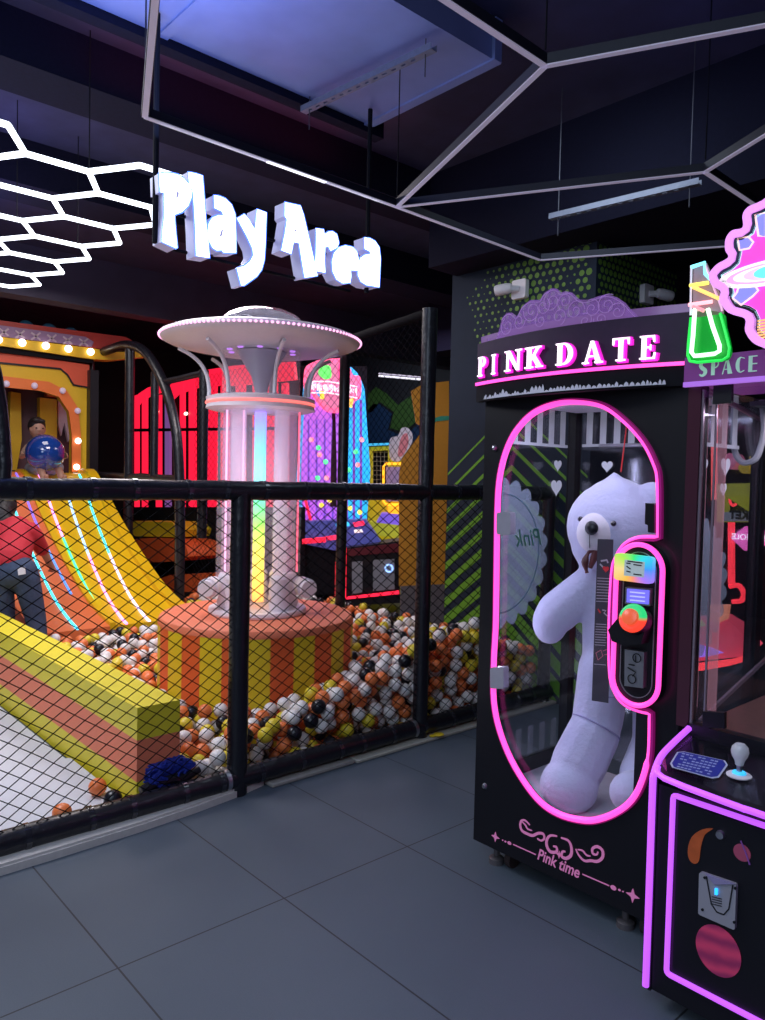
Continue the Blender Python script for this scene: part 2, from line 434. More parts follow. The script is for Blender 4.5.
# fit: vertex c at (-3.94,1.50), edges at 90, 150, 30 degrees
def hv(i, j, s):   # hexagon centres on a triangular grid
    return None
W = E3 * math.sqrt(3)
c0 = Vector((-4.20, 1.805))   # lattice vertex next to point h/d
# hexagon (pointy along Y) centres: neighbours at distance W
cents = []
C0 = Vector((-3.935 - W / 2, 1.497 - E3 / 2))     # hexagon whose upper-right vertex is c
edges = {}
keep = []
for i in range(-3, 8):
    for j in range(-4, 6):
        cx = C0.x + i * -W + (j % 2) * W / 2; cy = C0.y + j * 1.5 * E3
        # the lit hexagons as the photo shows them (stepping border on the far right)
        p = Vector((cx, cy)); keep.append((i, j, p))
def proj(v):
    c = Vector(v) - CAM; x, y, z = c.dot(AX), c.dot(AY), -c.dot(AZ)
    return (CX + F * x / z, CY - F * y / z, z)
sel = [Vector((-3.935 - k * W, y)) for y in (.89, 1.8) for k in range(6)] + [Vector((-3.935 - W / 2 - k * W, y)) for y in (.4355, 1.345) for k in range(6)]
for p in sel:
    vs = [(round(p.x + E3 * math.cos(math.radians(30 + 60 * k)), 3), round(p.y + E3 * math.sin(math.radians(30 + 60 * k)), 3)) for k in range(6)]
    for k in range(6):
        a, b = vs[k], vs[(k + 1) % 6]; key = tuple(sorted(((round(a[0] / .02), round(a[1] / .02)), (round(b[0] / .02), round(b[1] / .02)))))
        edges.setdefault(key, (a, b))
hl = thing('honeycomb_light', 'bright white honeycomb of hexagonal light tubes hung over the slide', 'light', (-4.5, 1.6, 3.0))
whiteled = glow('white_led', (.80, .88, 1.0), 3.2)
for a, b in edges.values():
    q(whiteled).tube([(a[0], a[1], 3.0), (b[0], b[1], 3.0)], .0145, 8).build('light_tube', hl)
for x, y in ((-3.94, 1.50), (-5.21, 1.91), (-4.97, 1.46)): q(blackm).tube([(x, y, 3.0), (x, y, 3.7)], .003, 5).build('hanging_wire', hl)

# network of pale aluminium light profiles
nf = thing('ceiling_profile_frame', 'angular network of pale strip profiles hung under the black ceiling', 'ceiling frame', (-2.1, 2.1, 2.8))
profm = mat('pale_diffuser', (.62, .58, .72), .35, emit=(.50, .46, .66), es=.26)  # faint emission added; stands in for light the diffusers reflect
profs = mat('profile_side', (.012, .012, .025), .5, .2, vary=.1)
NV = {k_: (a_ * .868, b_ * .868) for k_, (a_, b_) in dict(A=(-2.382, 1.114), B=(-3.17, 1.442), C=(-3.188, 2.927), D=(-1.747, 2.321), E=(-1.097, 2.629), G=(-1.776, 3.645), Hh=(-1.417, 3.443), I=(-1.788, 4.253), J=(-3.23, 4.301), K=(-2.159, 4.88), F=(-1.737, 1.78)).items()}
NZ = 2.80
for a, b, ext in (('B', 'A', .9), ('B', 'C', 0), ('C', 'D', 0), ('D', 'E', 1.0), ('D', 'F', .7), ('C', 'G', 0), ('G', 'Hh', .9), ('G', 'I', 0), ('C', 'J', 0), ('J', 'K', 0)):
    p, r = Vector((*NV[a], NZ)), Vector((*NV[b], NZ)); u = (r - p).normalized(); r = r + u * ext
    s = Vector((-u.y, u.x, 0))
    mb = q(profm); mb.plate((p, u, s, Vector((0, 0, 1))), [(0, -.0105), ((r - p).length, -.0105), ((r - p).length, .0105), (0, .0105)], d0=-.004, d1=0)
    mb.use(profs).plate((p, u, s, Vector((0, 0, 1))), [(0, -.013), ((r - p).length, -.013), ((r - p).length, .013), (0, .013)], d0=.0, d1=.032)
    if a == 'B' and b == 'C':
        mb.use(glow('diffuser_reflection', (.85, .88, 1.0), 1.6)).plate((p, u, s, Vector((0, 0, 1))), [(.54, -.0095), (.85, -.0095), (.85, .0095), (.54, .0095)], d0=-.006, d1=-.004)  # brighter glowing stretch stands in for the honeycomb's reflection
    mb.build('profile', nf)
for k in ('B', 'C', 'D', 'G'): q(blackm).tube([(*NV[k], NZ + .05), (*NV[k], 3.5 if k in 'B' else 3.7)], .003, 5).build('hanging_wire', nf)

# the Play Area sign
SX = -3.18
sg = thing('hanging_sign', 'white glowing Play Area letter sign hung above the net fence', 'sign', (SX, 2.0, 2.6))
white = glow('sign_white', (.88, .93, 1.0), 4.0); bodyl = mat('sign_body', (.50, .50, .64), .4, emit=(.38, .38, .75), es=.25); rim = glow('sign_rim_blue', (.10, .22, 1.0), 2.2)
L1 = lambda p: crop(p, 150, 160, 6.375)
L2 = lambda p: crop(p, 265, 190, 6.12)
letters = [
 (L1([(55, 85), (90, 78), (130, 80), (175, 90), (215, 115), (250, 155), (266, 200), (266, 240), (245, 295), (205, 335), (157, 352), (163, 440), (175, 560), (165, 566), (72, 522), (78, 430), (88, 350), (85, 210), (60, 205)]), L1([(166, 190), (186, 208), (184, 232), (163, 252)])),
 (L1([(242, 75), (290, 85), (335, 100), (343, 200), (356, 380), (370, 500), (380, 626), (290, 612), (285, 450), (277, 300), (268, 200), (245, 150)]), None),
 (L1([(405, 224), (440, 228), (480, 245), (520, 285), (543, 345), (549, 480), (549, 595), (465, 592), (457, 578), (425, 580), (395, 560), (370, 512), (364, 450), (372, 400), (395, 365), (430, 350), (466, 352), (455, 330), (430, 318), (408, 308)]), L1([(470, 428), (448, 455), (440, 492), (456, 490), (466, 462)])),
 (L1([(552, 372), (600, 343), (630, 378), (666, 442), (672, 380), (680, 312), (742, 335), (738, 460), (734, 560), (728, 640), (712, 700), (680, 745), (600, 802), (578, 800), (550, 690), (600, 672), (635, 645), (655, 608), (650, 565), (615, 490)]), None),
 (L2([(120, 74), (215, 95), (235, 150), (262, 265), (300, 430), (320, 527), (240, 538), (222, 430), (206, 326), (175, 320), (160, 393), (98, 370), (118, 270), (132, 180), (118, 160)]), L2([(187, 225), (196, 258), (178, 254)])),
 (L2([(312, 234), (358, 240), (361, 272), (385, 254), (412, 252), (438, 270), (452, 325), (440, 356), (400, 376), (386, 348), (368, 350), (364, 430), (368, 508), (304, 495), (308, 380)]), None),
 (L2([(450, 350), (490, 338), (535, 348), (562, 378), (573, 430), (571, 496), (524, 492), (527, 530), (520, 570), (475, 573), (435, 548), (412, 500), (407, 440), (420, 385)]), L2([(472, 470), (488, 480), (504, 484), (488, 474)])),
 (L2([(606, 290), (640, 294), (672, 312), (698, 350), (706, 420), (702, 520), (698, 597), (660, 590), (620, 584), (585, 562), (566, 522), (566, 462), (582, 415), (610, 395), (645, 390), (640, 378), (608, 362)]), L2([(640, 462), (632, 498), (640, 490)])),
]
for o_, h_ in letters:
    P_ = PX(o_, SX); hs = [PX(h_, SX)] if h_ else []
    lt = q(bodyl).plate(fx(SX), P_, hs, .0, .085).build('letter', sg)
    q(white).plate(fx(SX), inset(P_, .004), hs, -.004, 0).build('lit_face', lt)
    q(rim).tube([Vector((SX + .001, y, z)) for y, z in P_], .0035, 5, True).build('edge_light', lt)
mb = q(blackm)
for px in (156, 368):
    a = at(px, 150 if px < 200 else 220, 'x', SX - .05); mb.tube([(a.x, a.y, 2.5), (a.x, a.y, 3.49)], .013, 8)
a = at(165, 236, 'x', SX - .07); b = at(385, 252 + 12, 'x', SX - .07)
mb.tube([(SX - .08, 1.56, 2.50), (SX - .08, 2.66, 2.50)], .008, 6); mb.tube([(SX - .08, 1.56, 2.66), (SX - .08, 2.66, 2.66)], .008, 6)
mb.build('hanging_frame', sg)

# ------------------------------------------------------------------ the fence
FX = -3.05
posts = [-.53, .67, 1.87, 3.07]
fe = thing('play_area_fence', 'black padded net fence in front of the ball pit', 'fence', (FX, 1.87, 0))
def pad(p0, p1, r, seed=0, n=14, seg=None, m_=None):
    p0, p1 = Vector(p0), Vector(p1); L = (p1 - p0).length; k = seg or max(4, int(L / .05)); pts = []; rs = []
    for i in range(k + 1):
        t = i / k; p = p0.lerp(p1, t); w = noise.noise(Vector((t * L * 4, seed, 0)))
        pts.append(p + Vector((0, 0, .004 * w)) if abs((p1 - p0).normalized().z) < .5 else p); rs.append(r * (1 + .05 * w + .04 * noise.noise(Vector((t * L * 14, seed, 5)))))
    return q(m_ or blackpad).tube(pts, rs, n)
for y in (.67, 1.87): pad((FX, y, .0), (FX, y, 1.40), .047, y).build('post', fe)
pad((FX, 3.07, .0), (FX, 3.07, 2.44), .044, 3).build('post', fe)
pad((FX, 4.24, .0), (FX, 4.24, 1.40), .042, 4).build('post', fe)
pad((FX, -.6, 1.415), (FX, 4.29, 1.415), .045, 11).build('top_rail', fe)
pad((FX, -.6, .075), (FX, 4.29, .075), .048, 12).build('bottom_rail', fe)
for y in (.67, 1.87, 3.07):
    q(steel).tube([(FX, y - .05, .075), (FX, y - .07, .075)], .052, 12).build('pipe_clamp', fe); q(steel).box(FX + .0, FX + .035, y - .03, y + .03, 0, .012).build('foot_plate', fe)
tape = mat('black_tape', (.02, .02, .028), .2, coat=.5)
for k in range(22):
    y = -.3 + k * .21 + R_.uniform(-.04, .04)
    for z_, r_ in ((1.415, .0485), (.075, .0515)): q(tape).tube([(FX, y, z_), (FX, y + .022, z_)], r_, 12).build('binding_tape', fe)
def net(mb, to3, u0, u1, v0, v1, cw_, ch, r, slack=.006, seed=0):
    nu = int(round((u1 - u0) / (cw_ / 2))); nv = int(round((v1 - v0) / (ch / 2))); P = {}
    for i in range(nu + 1):
        for j in range(nv + 1):
            if (i + j) % 2: continue
            u = u0 + (u1 - u0) * i / nu; v = v0 + (v1 - v0) * j / nv
            e = min(1, 4 * min(i / nu, 1 - i / nu, j / nv, 1 - j / nv))
            w = Vector((u * 3, v * 3, seed)); n1, n2, n3 = noise.noise(w), noise.noise(w + Vector((7, 3, 1))), noise.noise(w + Vector((1, 9, 4)))
            k = Vector((u * 25, v * 25, seed)); s = .0025 * e
            P[i, j] = to3(u + e * slack * 1.5 * n1 + s * noise.noise(k), v + e * slack * n2 + s * noise.noise(k + Vector((3, 3, 3))), e * .012 * n3)
    for (i, j), p in P.items():
        for dj in (-1, 1):
            if (i + 1, j + dj) in P: mb.tube([p, P[i + 1, j + dj]], r, 3)
for y0, y1, sd in ((-.55, .67, 1), (.67, 1.87, 2), (1.87, 3.07, 3), (3.07, 4.24, 4)):
    mb = q(netm); net(mb, lambda u, v, w: Vector((FX + .01 + w, u, v)), y0 + .03, y1 - .03, .11, 1.385, .086, .058, .0024, seed=sd)
    mb.build('netting', fe, smooth=False)
# upper frame and the side of the cage
pad((FX, 3.07, 2.42), (-4.08, 3.3, 2.42), 0.026, 21, m_=netm).build('top_bar', fe)
pad((-4.08, 3.3, .0), (-4.08, 3.3, 2.45), .036, 22).build('post', fe)
pad((-4.08, 3.3, 1.40), (-6.4, 3.44, 1.40), .03, 23).build('side_rail', fe)
mb = q(netm); A_, B_ = Vector((FX, 3.07, 0)), Vector((-4.08, 3.3, 0))
net(mb, lambda u, v, w: A_.lerp(B_, u / 1.05) + Vector((0, w, v)), .03, 1.02, 1.42, 2.40, .07, .052, .0016, seed=8)
mb.build('netting', fe, smooth=False)
mb = q(netm); A2, B2 = Vector((-4.08, 3.3, 0)), Vector((-6.45, 3.43, 0))
net(mb, lambda u, v, w: A2.lerp(B2, u / 2.37) + Vector((0, w, v)), 0.03, 2.34, .45, 2.38, .085, .062, .0018, seed=9)
mb.build('netting', fe, smooth=False)
# leaning pole at the near end above the rail
q(blackpad).tube([at(a_, b_, 'x', FX) for a_, b_ in ((3, 486), (5, 465), (3, 435), (0, 405), (-5, 375), (-12, 345))], .026, 12).build('curved_post', fe)

# curved frame beside the slide
YA = 3.42
af = thing('curved_pipe_frame', 'black padded arched pipe frame at the side of the slide', 'frame', (-7.4, YA, 0))
ap = [at(a_, b_, 'y', YA) for a_, b_ in ((88, 358), (108, 350), (128, 345), (146, 353), (163, 382), (173, 415), (178, 450), (180, 520))]
ap.append(Vector((ap[-1].x, YA, .0)))
q(blackpad).tube([Vector(p) for p in smooth([tuple(p) for p in ap], 4, False)], .05, 12).build('arch_pipe', af)
for px, t_ in ((130, 349), (91, 360), (155, 372)):
    a = at(px, t_, 'y', YA); pad((a.x, a.y, 1.42 if px == 155 else 0.0), (a.x, a.y, a.z), .04 if px != 130 else .05, px).build('post', af)
a = at(204, 372, 'y', 3.5); pad((a.x, 3.5, .9), (a.x, 3.5, 2.45), .045, 7).build('post', af)
pad((ap[4].x, YA, 2.38), (a.x, 3.48, 2.42), .03, 5).build('top_bar', af)
pad((at(91, 479, 'y', YA).x, YA, 1.46), (ap[6].x, YA, 1.44), .04, 6).build('mid_bar', af)

# ------------------------------------------------------------------ play things behind the fence
# white mats
matm = mat('white_floor_foam', (.62, .63, .68), .6, vary=.06, bscale=5)
tag(q(matm).bbox(-3.86, -3.17, -1.4, 1.40, 0, .05, .01).build('floor_mat', loc=(-3.4, .5, 0)), 'white foam floor mat just inside the net', 'mat')
tag(q(matm).bbox(-6.6, -3.865, -1.4, 1.40, 0, .025, .008).build('floor_mat', loc=(-5, .5, 0)), 'pale grey foam floor mat beyond the white one', 'mat')
# striped foam wall
fw = thing('foam_barrier', 'long yellow and salmon striped foam barrier between mat and ball pit', 'barrier', (-3.9, 1.52, 0))
mb = q(limef)
xa, xb = -6.7, -3.137
for z0, z1, m_ in ((0.005, .139, limef), (.139, .323, pinkf), (.323, .466, limef)):
    mb.use(m_).box(xa, xb, 1.42, 1.622, z0, z1)
mb.build('stripes', fw)
# pedestal and light tower
PC = Vector((-4.06, 2.62, 0))
pd = thing('foam_pedestal', 'round orange pedestal with yellow striped side standing in the ball pit', 'pedestal', PC)
mb = MB(); n = 112; st = 28; r = .6
for k in range(n):
    a0, a1 = 2 * PI * k / n, 2 * PI * (k + 1) / n; mb.use(yellowf if (k // 4) % 2 else orangef)
    rr0 = lambda a: r
    P4 = [(math.cos(a) * r, math.sin(a) * r) for a in (a0, a1)]
    mb.add([PC + Vector((P4[0][0], P4[0][1], 0)), PC + Vector((P4[1][0], P4[1][1], 0)), PC + Vector((P4[1][0], P4[1][1], .60)), PC + Vector((P4[0][0], P4[0][1], .60))], [(0, 1, 2, 3)])
mb.build('striped_side', pd)
q(pinkf).lathe([(.602, .585), (.602, .605), (.592, .625), (.57, .635), (0.0, .635)], PC, 64, caps=False).build('top_cover', pd)
tw = thing('light_tower', 'saucer-topped clear tower with a rainbow light column on the striped pedestal', 'light tower', PC + Vector((0, 0, .636)))
q(whitep).lathe([(0, .637), (.30, .637), (.305, .65), (.30, .668), (0, .668)], PC, 48).build('base_plate', tw)
# rainbow column
rm = bpy.data.materials.new('rainbow_led'); rm.use_nodes = True; nt = rm.node_tree; b = nt.nodes['Principled BSDF']
tc = nt.nodes.new('ShaderNodeTexCoord'); sp = nt.nodes.new('ShaderNodeSeparateXYZ'); mr = nt.nodes.new('ShaderNodeMapRange'); cr = nt.nodes.new('ShaderNodeValToRGB')
nt.links.new(tc.outputs['Object'], sp.inputs[0]); nt.links.new(sp.outputs[2], mr.inputs[0]); nt.links.new(mr.outputs[0], cr.inputs[0])
mr.inputs[1].default_value = 0; mr.inputs[2].default_value = 1.3
els = [(0, (1, .18, .02)), (.12, (1, .55, .02)), (.30, (.95, .85, .02)), (.42, (.25, .9, .03)), (.52, (.02, .9, .25)), (.62, (.02, .75, .8)), (.78, (.03, .45, 1)), (.92, (.15, .2, 1)), (1, (.25, .1, 1))]
while len(cr.color_ramp.elements) < len(els): cr.color_ramp.elements.new(.5)
for e, (p, c) in zip(cr.color_ramp.elements, els): e.position = p; e.color = (*c, 1)
nt.links.new(cr.outputs[0], b.inputs['Emission Color']); b.inputs['Emission Strength'].default_value = 2.2; b.inputs['Base Color'].default_value = (.3, .3, .3, 1)
q(rm).tube([PC + Vector((0, 0, .70)), PC + Vector((0, 0, 1.88))], .036, 16).build('rainbow_column', tw)
tubem = milky('acrylic_tube_pale', (.88, .55, .78), .17, .16)
haze = milky('acrylic_haze', (.90, .78, .92), .10, .05)
rimst = milky('acrylic_tube_white', (.92, .80, .92), .24, .16)
def cyl(r, z0, z1, m_, c=PC, n=20, th=.004):
    return q(m_).lathe([(r, z0), (r, z1), (r - th, z1), (r - th, z0), (r, z0)], c, n, caps=False)
vdir = (Vector((0, 0, 0)) - PC); vdir.z = 0; vdir.normalize(); sdir = Vector((-vdir.y, vdir.x, 0))
for k in range(7):
    a = 2 * PI * (k + 1) / 8 + math.atan2(vdir.y, vdir.x); c = PC + Vector((math.cos(a), math.sin(a), 0)) * .185
    cyl(.045, .67, 1.89, tubem if k % 2 else rimst, c).build('acrylic_tube', tw)
    q(whitep).lathe([(.06, .668), (.068, .70), (.056, .74), (.066, .78), (.055, .82), (.062, .86), (.05, .88), (0.0, .88)], c, 16).build('tube_cuff', tw)
cyl(.262, .67, 1.89, haze, n=40).build('outer_cylinder', tw)
for s_ in (-1, 1):
    c = PC + sdir * (.27 * s_) + vdir * .03; 
    mb = q(whitep).tube([c + Vector((0, 0, .80)) - vdir * .02, c + vdir * .10 + sdir * (.03 * s_) + Vector((0, 0, .80))], [.06, .062], 18)
    mb.tube([c + vdir * .10 + sdir * (.03 * s_) + Vector((0, 0, .80)), c + vdir * .135 + sdir * (.04 * s_) + Vector((0, 0, .80))], [.052, .05], 18)
    mb.build('ball_nozzle', tw)
# light strips in the tower
redled = glow('tower_red_strip', (1, .12, .22), 1.5); pinkled = glow('tower_pink_strip', (1, .45, .75), 1.4)
for s_, m_ in ((-.235, redled), (.20, pinkled), (.10, pinkled)):
    c = PC - sdir * s_ * 1 + vdir * .10
    q(m_).tube([c + Vector((0, 0, .9)), c + Vector((0, 0, 1.88))], .006, 6).build('light_strip', tw)
q(whitep).lathe([(0, 1.885), (.30, 1.885), (.335, 1.895), (.33, 1.915), (.33, 1.940), (.335, 1.960), (.30, 1.970), (0, 1.970)], PC, 64).build('lower_ring', tw)
q(glow('ring_red', (1, .16, .14), 1.500)).tube([PC + Vector((math.cos(2 * PI * k / 64) * .33, math.sin(2 * PI * k / 64) * .33, 1.928)) for k in range(64)], .009, 6, True).build('ring_light', tw)
cyl(.24, 1.970, 2.275, haze, n=40).build('upper_cylinder', tw)
q(mat('grey_white_funnel', (.5, .46, .55), .4, vary=.05)).lathe([(.035, 1.970), (.04, 2.015), (.06, 2.095), (.15, 2.245), (.155, 2.250), (0, 2.250)], PC, 24).build('funnel', tw)
for k in range(7):
    a = math.atan2(vdir.y, vdir.x) + .25 + 2 * PI * k / 7; u = Vector((math.cos(a), math.sin(a), 0)); pts = []
    for z, r_ in ((1.970, .315), (2.015, .315), (2.095, .33), (2.165, .37), (2.215, .43), (2.250, .50)): pts.append(tuple(PC + u * r_ + Vector((0, 0, z))))
    q(whitep).tube([Vector(p) for p in smooth(pts, 3, False)], .012, 8).build('curved_rib', tw)
q(whitep).lathe([(.0, 2.260), (.24, 2.255), (.42, 2.260), (.57, 2.290), (.602, 2.305), (.612, 2.320), (.607, 2.335), (.57, 2.350), (.40, 2.377), (.27, 2.390), (0, 2.393)], PC, 96).build('saucer', tw)
mb = q(glow('saucer_rim_leds', (1, .42, .72), 1.700))
for k in range(130):
    a = 2 * PI * k / 130; mb.ell(PC + Vector((math.cos(a) * .612, math.sin(a) * .612, 2.320)), .0088, 6)
mb.build('rim_light', tw)
q(glass('dome_glass', (.75, .78, .85), 1.500, .05, .16)).lathe([(.275, 2.390)] + [(.275 * math.cos(t), 2.390 + .135 * math.sin(t)) for t in [PI / 2 * k / 8 for k in range(1, 9)]], PC, 32, caps=False).build('dome', tw)
mb = q(glow('under_saucer_glow', (.6, .25, 1), .9))
for k in range(10):
    a = 2 * PI * k / 10; mb.ell(PC + Vector((math.cos(a) * .2, math.sin(a) * .2, 2.252)), (.02, .02, .006), 8)
mb.build('under_light', tw)

# the slide
sl = thing('led_slide', 'orange and yellow slide with glowing light strips running into the ball pit', 'slide', (-7.3, 2.6, 0))
prof = smooth([(-8.55, 1.46), (-8.35, 1.47), (-8.1, 1.33), (-7.75, 1.06), (-7.35, .80), (-6.95, .57), (-6.6, .40), (-6.3, .30), (-6.05, .24)], 5, False)
yellows = mat('yellow_slide_vinyl', (.85, .52, .01), .33, coat=.4, vary=.05); oranges = mat('orange_slide_vinyl', (.85, .20, .07), .33, coat=.4, vary=.05)
def lane(y0, y1, m_, nm, dz=0, lip=0):
    mb = q(m_); vs = []; n = len(prof)
    for x, z in prof:
        vs += [(x, y0, 0), (x, y0, z + dz + lip), (x, y1, z + dz + lip), (x, y1, 0)]
    fs = []
    for i in range(n - 1):
        for k in range(3): fs.append((i * 4 + k, i * 4 + k + 1, i * 4 + 5 + k, i * 4 + 4 + k))
    fs += [(0, 1, 2, 3), ((n - 1) * 4 + 3, (n - 1) * 4 + 2, (n - 1) * 4 + 1, (n - 1) * 4)]
    return mb.add(vs, fs).build(nm, sl)
lane(1.90, 1.99, oranges, 'side_wall', .05)
lane(1.99, 2.50, oranges, 'orange_lane')
lane(2.50, 2.55, yellows, 'lane_divider', .03)
lane(2.55, 3.16, yellows, 'yellow_lane')
lane(3.16, 3.26, yellows, 'side_wall', .05)
def strip(y, c0, c1, x0=-8.3, x1=-6.1, yb=None):
    yb = y if yb is None else yb
    for a, b_, c in ((x0, (x0 + x1) / 2, c0), ((x0 + x1) / 2, x1, c1)):
        pts = [(x, y + (yb - y) * min(1, max(0, (x + 8.3) / 2.2)), z + .006) for x, z in prof if a - .05 <= x <= b_ + .05]
        q(c).tube(pts, .011, 6).build('light_strip', sl)
cyan = glow('cyan_led', (.05, .65, 1), 2.4); mag = glow('magenta_led', (.95, .3, 1), 2.2); grn = glow('green_led', (.05, 1, .35), 2.0); blu = glow('blue_led', (.25, .45, 1), 2.4); lil = glow('lilac_led', (.6, .5, 1), 2.2)
strip(2.30, cyan, cyan, yb=2.24); strip(2.44, glow('violet_reflection', (.25, .15, .9), 1.0), glow('blue_reflection', (.10, .30, .9), 1.0), x1=-6.7, yb=2.40); strip(2.66, mag, grn, x1=-6.5, yb=2.53); strip(2.88, blu, mag, yb=2.64); strip(3.08, cyan, lil, yb=2.84)  # dim violet-blue strip stands in for a reflection in the vinyl

# facade with the arch the slide starts from
XF = -8.6
fd = thing('slide_house', 'yellow and orange play house front with an arch above the slide', 'play house', (XF, 2.6, 0))
redb = mat('red_orange_panel', (.75, .11, .05), .5, vary=.05); yelb = mat('yellow_panel', (.80, .50, .02), .5, vary=.05); orab = mat('orange_panel', (.85, .20, .04), .5, vary=.05)
fr = fx(XF)
archi = PX([(-40, 470), (-40, 392), (0, 387), (40, 391), (58, 397), (68, 412), (71, 435), (71, 472)], XF)
archo = PX([(-50, 470), (-50, 375), (0, 376), (48, 382), (66, 391), (77, 408), (80, 435), (80, 472)], XF)
outer = PX([(-60, 482), (-60, 345), (0, 353), (89, 366), (90, 482)], XF)
q(yelb).plate(fr, outer, [inset(archi, -.01)], 0, .08).build('yellow_front', fd)
ring = archi + archo[::-1]
q(orab).plate(fr, ring, d0=-.03, d1=-.001).build('arch_trim', fd)
q(redb).plate(fr, PX([(-60, 350), (0, 352), (89, 365), (89, 388), (76, 386), (66, 375), (60, 368), (0, 363), (-60, 358)], XF), d0=-.012, d1=0).build('red_border', fd)
q(black).rplate(fr, PX([(-60, 358), (0, 363), (60, 369), (67, 375), (73, 385), (89, 388)], XF), .02, -.016, -.012).build('black_outline', fd)
bulb = glow('warm_bulb', (1, .9, .85), 3.0); bulbd = mat('unlit_bulb', (.6, .5, .6), .3, emit=(.6, .5, .7), es=.3)
for (px, py), m_ in zip(((5, 384), (33, 386), (61, 391), (76, 411), (76.5, 441), (75, 467)), (bulbd, bulbd, bulbd, bulbd, bulb, bulb)):
    a = at(px, py, 'x', XF); q(m_).ell((XF + .05, a.y, a.z), .034, 12).build('bulb', fd)
q(black).box(XF - .08, XF + .10, 3.265, 3.36, 0, 2.62).build('corner_post', fd)
q(blackm).box(XF - .08, XF + .04, 1.2, 1.9, 0, 1.44).build('lower_wall', fd)
# the sloping sign above
rf = thing('lit_canopy_board', 'long red and yellow board with round bulbs above the play house', 'sign board', (XF, 2.6, 2.7))
q(mat('dark_red_board', (.42, .04, .03), .5, vary=.05)).plate(fr, PX([(-60, 311), (0, 322), (60, 330), (122, 338), (133, 344), (112, 352), (0, 336), (-60, 328)], XF), d0=-.10, d1=.1).build('red_board', rf)
q(mat('mauve_band', (.30, .18, .32), .5)).plate(fr, PX([(-60, 319), (0, 327), (82, 338), (90, 343), (88, 348), (0, 338), (-60, 330)], XF), d0=-.108, d1=-.1).build('mauve_band', rf)
q(yelb).plate(fr, PX([(-60, 330), (0, 338), (88, 349), (112, 353), (140, 352), (150, 357), (110, 361), (90, 360), (0, 347), (-60, 339)], XF), d0=-.09, d1=.1).build('yellow_band', rf)
q(blackm).plate(fr, PX([(-60, 339), (0, 347), (92, 359), (92, 364), (0, 353), (-60, 345)], XF), d0=-.05, d1=.1).build('black_band', rf)
mb = q(mat('pale_cross', (.55, .42, .50), .5))
for k in range(7):
    px = -15 + k * 15.8; py = 333.5 + (px) * .125
    for s_ in (-1, 1): mb.rplate(fr, PX([(px - 4.5, py - 3.6 * s_), (px + 4.5, py + 3.6 * s_)], XF), .018, -.114, -.108)
mb.build('cross_marks', rf)
for px, py in ((-5, 341), (18.5, 344), (42, 347), (64.5, 350), (86.5, 353)):
    a = at(px, py, 'x', XF); q(bulb).ell((XF + .12, a.y, a.z), .040, 12).build('bulb', rf)
domem = mat('blue_dome_plastic', (.02, .10, .18), .4)
for px, py in ((26, 325), (49, 328), (71, 332)):
    a = at(px, py, 'x', XF); q(domem).ell((XF, a.y, a.z - .03), (.07, .085, .08), 16).build('blue_dome', rf)
# inner room of the play house
ir = thing('play_house_back', 'painted back panel with yellow blocks and white fang shape inside the arch', 'panel', (-9.3, 2.6, 0))
XI = -9.3; fi = fx(XI)
q(mat('brown_panel', (.10, .05, .06), .6)).plate(fi, PX([(-60, 636), (-60, 370), (90, 380), (90, 620)], XI), d0=0, d1=.03).build('backing', ir)
q(yelb).plate(fi, PX([(8, 392), (18, 394), (19, 440), (14, 470), (6, 470)], XI), d0=-.1, d1=0).build('yellow_block', ir)
q(yelb).plate(fi, PX([(37, 398), (54, 400), (54, 450), (46, 455), (37, 440)], XI), d0=-.1, d1=0).build('yellow_block', ir)
q(orab).plate(fi, PX([(44, 388), (54, 390), (54, 398), (44, 397)], XI), d0=-.12, d1=0).build('orange_block', ir)
q(whitel).plate(fi, PX([(57, 396), (64, 394), (71, 400), (71, 425), (67, 442), (63, 422), (60, 436), (57, 425)], XI), d0=-.05, d1=0).build('white_fangs', ir)

